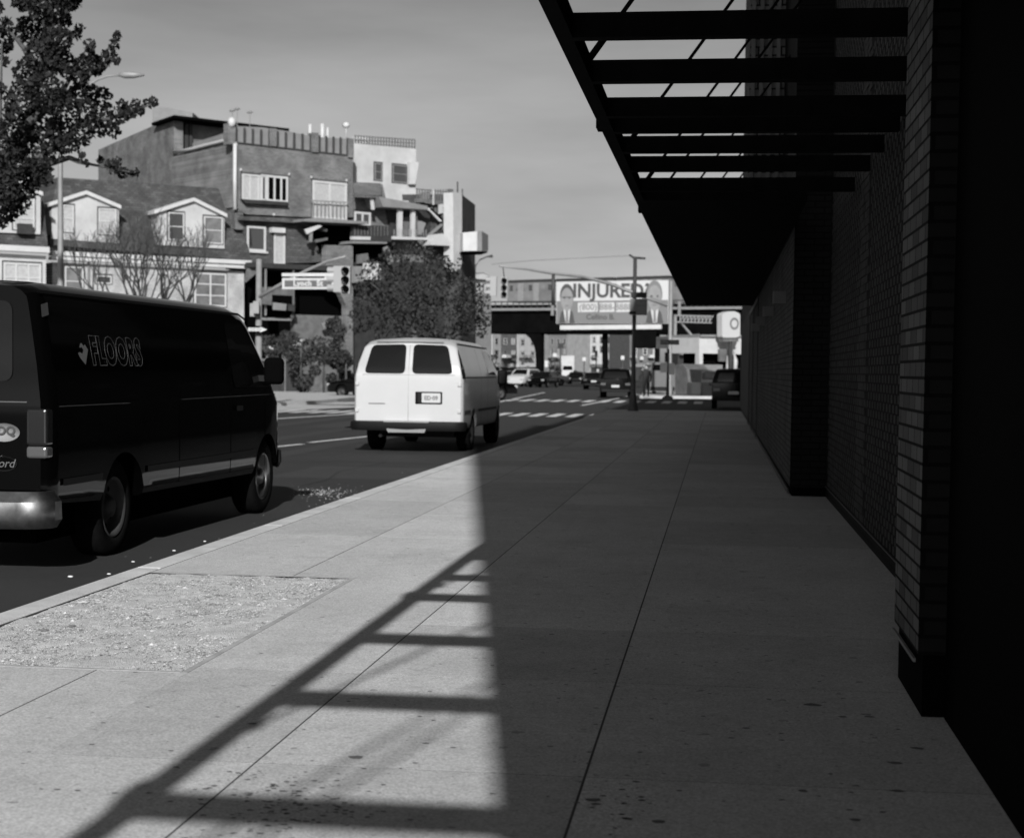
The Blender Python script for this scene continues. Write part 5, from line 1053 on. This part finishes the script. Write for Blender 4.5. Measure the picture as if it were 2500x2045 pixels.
blobs = [(120, 10, 55), (60, 60, 20), (150, 50, 25), (90, 80, 45), (145, 95, 35), (105, 140, 50), (150, 150, 32), (70, 180, 40), (195, 70, 13), (188, 88, 12), (218, 110, 15), (216, 138, 20), (205, 165, 28), (282, 88, 12), (278, 110, 14), (268, 132, 17), (250, 148, 20), (285, 150, 9), (235, 165, 22), (195, 190, 25), (165, 175, 22), (110, 220, 50), (55, 240, 45), (145, 250, 38), (190, 235, 28), (225, 228, 22), (250, 225, 16), (262, 235, 12), (205, 275, 35), (250, 272, 30), (290, 285, 22), (318, 275, 18), (332, 250, 11), (340, 268, 14), (362, 253, 13), (374, 250, 12), (300, 258, 16), (240, 310, 26), (275, 318, 20), (200, 325, 30), (150, 320, 40), (100, 300, 45), (40, 320, 45), (130, 370, 30), (165, 350, 25), (80, 370, 45), (30, 400, 45), (90, 420, 35), (115, 440, 15), (60, 450, 40), (15, 470, 40), (50, 500, 26), (20, 520, 25), (8, 545, 12), (0, 100, 35), (15, 60, 18), (18, 110, 12), (12, 150, 14), (-10, 20, 20), (0, 215, 15), (35, 75, 9), (28, 275, 25), (100, 410, 30), (262, 400, 9), (285, 395, 13), (275, 412, 15), (300, 422, 15), (328, 420, 12), (245, 390, 9), (212, 398, 8), (200, 380, 9), (190, 368, 9), (150, 345, 20), (12, 360, 40), (30, 490, 24), (12, 530, 18), (0, 480, 30), (5, 440, 40)]
for k in range(60): blobs.append((rng.uniform(-300, -45), rng.uniform(-260, 480), rng.uniform(30, 55)))
for k in range(30): blobs.append((rng.uniform(20, 170), rng.uniform(-300, 0), rng.uniform(25, 50)))
mb = MB(); cl = []
for x, y, r in blobs:
    d = D0+rng.uniform(-1.0, 1.0); c = P(x, y, d); rr = r*d/FPX; cl.append(c)
    leaves(mb, c, rr*.93, max(14, int(112*(r/25)**2)), .068, rng)
mb.build('crown', M['leaf'], T1, recalc=False)
mb = MB(); mb.path([bt, P(-290, 800, D0+1), P(-200, 600, D0+1), P(-40, 450, D0+1), P(30, 380, D0+1), P(70, 300, D0+.5), P(110, 150, D0), P(125, -30, D0), P(120, -250, D0)], [.38, .3, .27, .24, .2, .17, .13, .09, .03], 10)
for q in ([(30, 430), (120, 370), (200, 300), (270, 290), (370, 255)], [(70, 300), (150, 240), (215, 190), (280, 95)], [(70, 300), (150, 230), (215, 112)], [(40, 420), (120, 400), (170, 385), (215, 400), (330, 423)], [(-120, 540), (-20, 480), (0, 300), (5, 100)], [(110, 150), (150, 90), (192, 72)], [(100, 200), (60, 120), (10, 60)]):
    n = len(q); mb.path([P(x, y, D0+.3*math.sin(i)) for i, (x, y) in enumerate(q)], [lerp(.1, .015, i/(n-1)) for i in range(n)], 6)
mb.build('trunk', M['bark'], T1)
# bare trees before the mansard house
def bare(base, hgt, rng, spread, mb, r0=.16):
    def grow(p, d, l, r, lev):
        if lev > 6 or r < .006: return
        pts = [p]; q = p.copy(); dd = d.copy()
        for k in range(3): dd = (dd+Vector((rng.gauss(0, .1), rng.gauss(0, .1), rng.gauss(.04, .06)))).normalized(); q = q+dd*l/3; pts.append(q.copy())
        mb.path(pts, [r, r*.92, r*.84, r*.76], 5 if lev > 1 else 7, False)
        for k in range(rng.choice((2, 2, 3))):
            a = Vector((rng.gauss(0, 1), rng.gauss(0, 1), rng.gauss(.25, .5))).normalized(); grow(q, (dd+a*spread).normalized(), l*rng.uniform(.68, .88), r*rng.uniform(.55, .72), lev+1)
    grow(base, Vector((0, 0, 1)), hgt*.25, r0, 0)
for i, (px, D, h, lb) in enumerate(((418, 80, 8.8, 'leafless spreading tree before the right dormer of the white house'), (352, 78, 8.6, 'leafless tree before the gap between the two dormers'))):
    b = P(px, 940, D); b.z = .15; t = thing('bare_tree', lb, 'tree', b, 'leafless trees before the mansard house'); q = Vector((b.x, b.y, 1.6 if i == 0 else 1.2))
    mb = MB(); mb.path([b, q], [.24, .19], 8)
    for k in range(3 if i == 0 else 2):
        sub = random.Random(11*i+k); a = (k-1.5)*.42 if i == 0 else (k-1)*.42
        def g(p, d, l, r, lev):
            if lev > 6 or r < .007: return
            pts = [p]; q2 = p.copy(); dd = d.copy()
            for _ in range(3): dd = (dd+Vector((sub.gauss(0, .09), sub.gauss(0, .09), sub.gauss(.07, .05)))).normalized(); q2 = q2+dd*l/3; pts.append(q2.copy())
            mb.path(pts, [r, r*.92, r*.85, r*.78], 5, False)
            for _ in range(sub.choice((2, 2, 3))): e = Vector((sub.gauss(0, 1), sub.gauss(0, 1), sub.gauss(.3, .4))).normalized(); g(q2, (dd+e*.5).normalized(), l*sub.uniform(.72, .9), r*sub.uniform(.55, .72), lev+1)
        g(q, Vector((math.sin(a), sub.uniform(-.3, .3), math.cos(a))).normalized(), h*.21, .13, 0)
    mb.build('trunk', M['barkl'], t, recalc=False)
# round tree in the middle
b = P(1010, 950, 84); b.z = .1
T2 = thing('tree', 'broad mid-grey leafy tree behind the white van', 'tree', b)
mb = MB(); bl = [(960, 650, 42), (1010, 640, 40), (920, 690, 50), (985, 700, 65), (1050, 690, 55), (1100, 700, 45), (1145, 720, 40), (900, 740, 35), (940, 770, 50), (1010, 770, 60), (1080, 770, 55), (1140, 775, 45), (1175, 760, 25), (880, 700, 15), (960, 615, 20), (1080, 640, 22), (1170, 800, 25), (880, 790, 28), (1120, 810, 30), (1040, 815, 40), (950, 815, 40), (900, 640, 12), (1100, 660, 18), (1150, 690, 15), (1120, 640, 10), (870, 740, 12), (865, 770, 14), (1185, 730, 14), (940, 625, 14), (1000, 600, 14), (1050, 615, 12), (1190, 785, 12), (890, 665, 10)]
for x, y, r in bl:
    d = 84+rng.uniform(-2, 2); leaves(mb, P(x, y, d), r*d/FPX, int(120*(r/30)**2), .11, rng)
mb.build('crown', M['leaf2'], T2, recalc=False)
mb = MB(); mb.path([b, P(1012, 850, 84), P(1010, 760, 84), P(1000, 680, 84)], [.3, .22, .16, .05], 8)
for q in ([(1010, 800), (940, 720), (905, 690)], [(1010, 790), (1070, 720), (1120, 680)], [(1010, 760), (1050, 700), (1060, 650)]): mb.path([P(x, y, 84) for x, y in q], [.12, .07, .02], 6)
mb.build('trunk', M['bark'], T2)
# bushes and fence before the grey building
for i, (x, y, r, D, lb) in enumerate(((735, 850, 38, 90, 'tall pale bush left of the porch wall'), (790, 860, 42, 90, 'wide pale bush in front of the porch wall'), (830, 910, 30, 91, 'low bush at the foot of the corner pier'), (690, 835, 24, 92, 'bush rising over the board fence'), (750, 920, 30, 89, 'low leafy bush at the right end of the board fence'), (660, 850, 26, 93, 'spreading bush over the left part of the board fence'), (825, 800, 26, 90.5, 'upright sprays of leaves against the corner pier'), (845, 880, 24, 89.5, 'ragged bush at the right foot of the corner pier'))):
    b = P(x, 950, D); b.z = .1; t = thing('bush', lb, 'bush', b, 'bushes before the grey building'); mb = MB()
    for k in range(7): leaves(mb, P(x+rng.uniform(-r, r)*.7, y+rng.uniform(-r, r)*.8, D+rng.uniform(-.5, .5)), r*.5*D/FPX, 130, .1, rng)
    mb.build('foliage', M['leaf3'], t, recalc=False); mb = MB(); mb.path([b, P(x, y+10, D), P(x+4, y-r*.6, D)], [.08, .06, .02], 5); mb.build('stem', M['bark'], t)
PFc = Pl(560, 91, 742, 92.5); f = thing('board_fence', 'dark board fence before the grey building', 'fence', Vector((PFc.A.x, PFc.A.y, 0)))
mb = MB()
for i in range(30): x = 560+i*6; PFc.pbox(mb, x, 882+random.uniform(-2, 2), x+5.4, 958, 0, .05)
mb.build('boards', M['dark'], f); mb = MB(); PFc.pbox(mb, 558, 874, 740, 880, .06, .16); mb.build('top_rail', M['mid'], f)
for i in range(5): mb = MB(); x = 562+i*44; PFc.pbox(mb, x, 868, x+4, 960, .05, .2); mb.build('post', M['mid'], f)
o = thing('utility_cable', 'thin overhead cable strung above the billboard', 'cable', P(1300, 640, 110)); mb = MB(); mb.path([P(1200, 645, 110), P(1300, 636, 112), P(1400, 631, 114), P(1540, 624, 116)], .012, 4); mb.build('wire', M['galvd'], o)
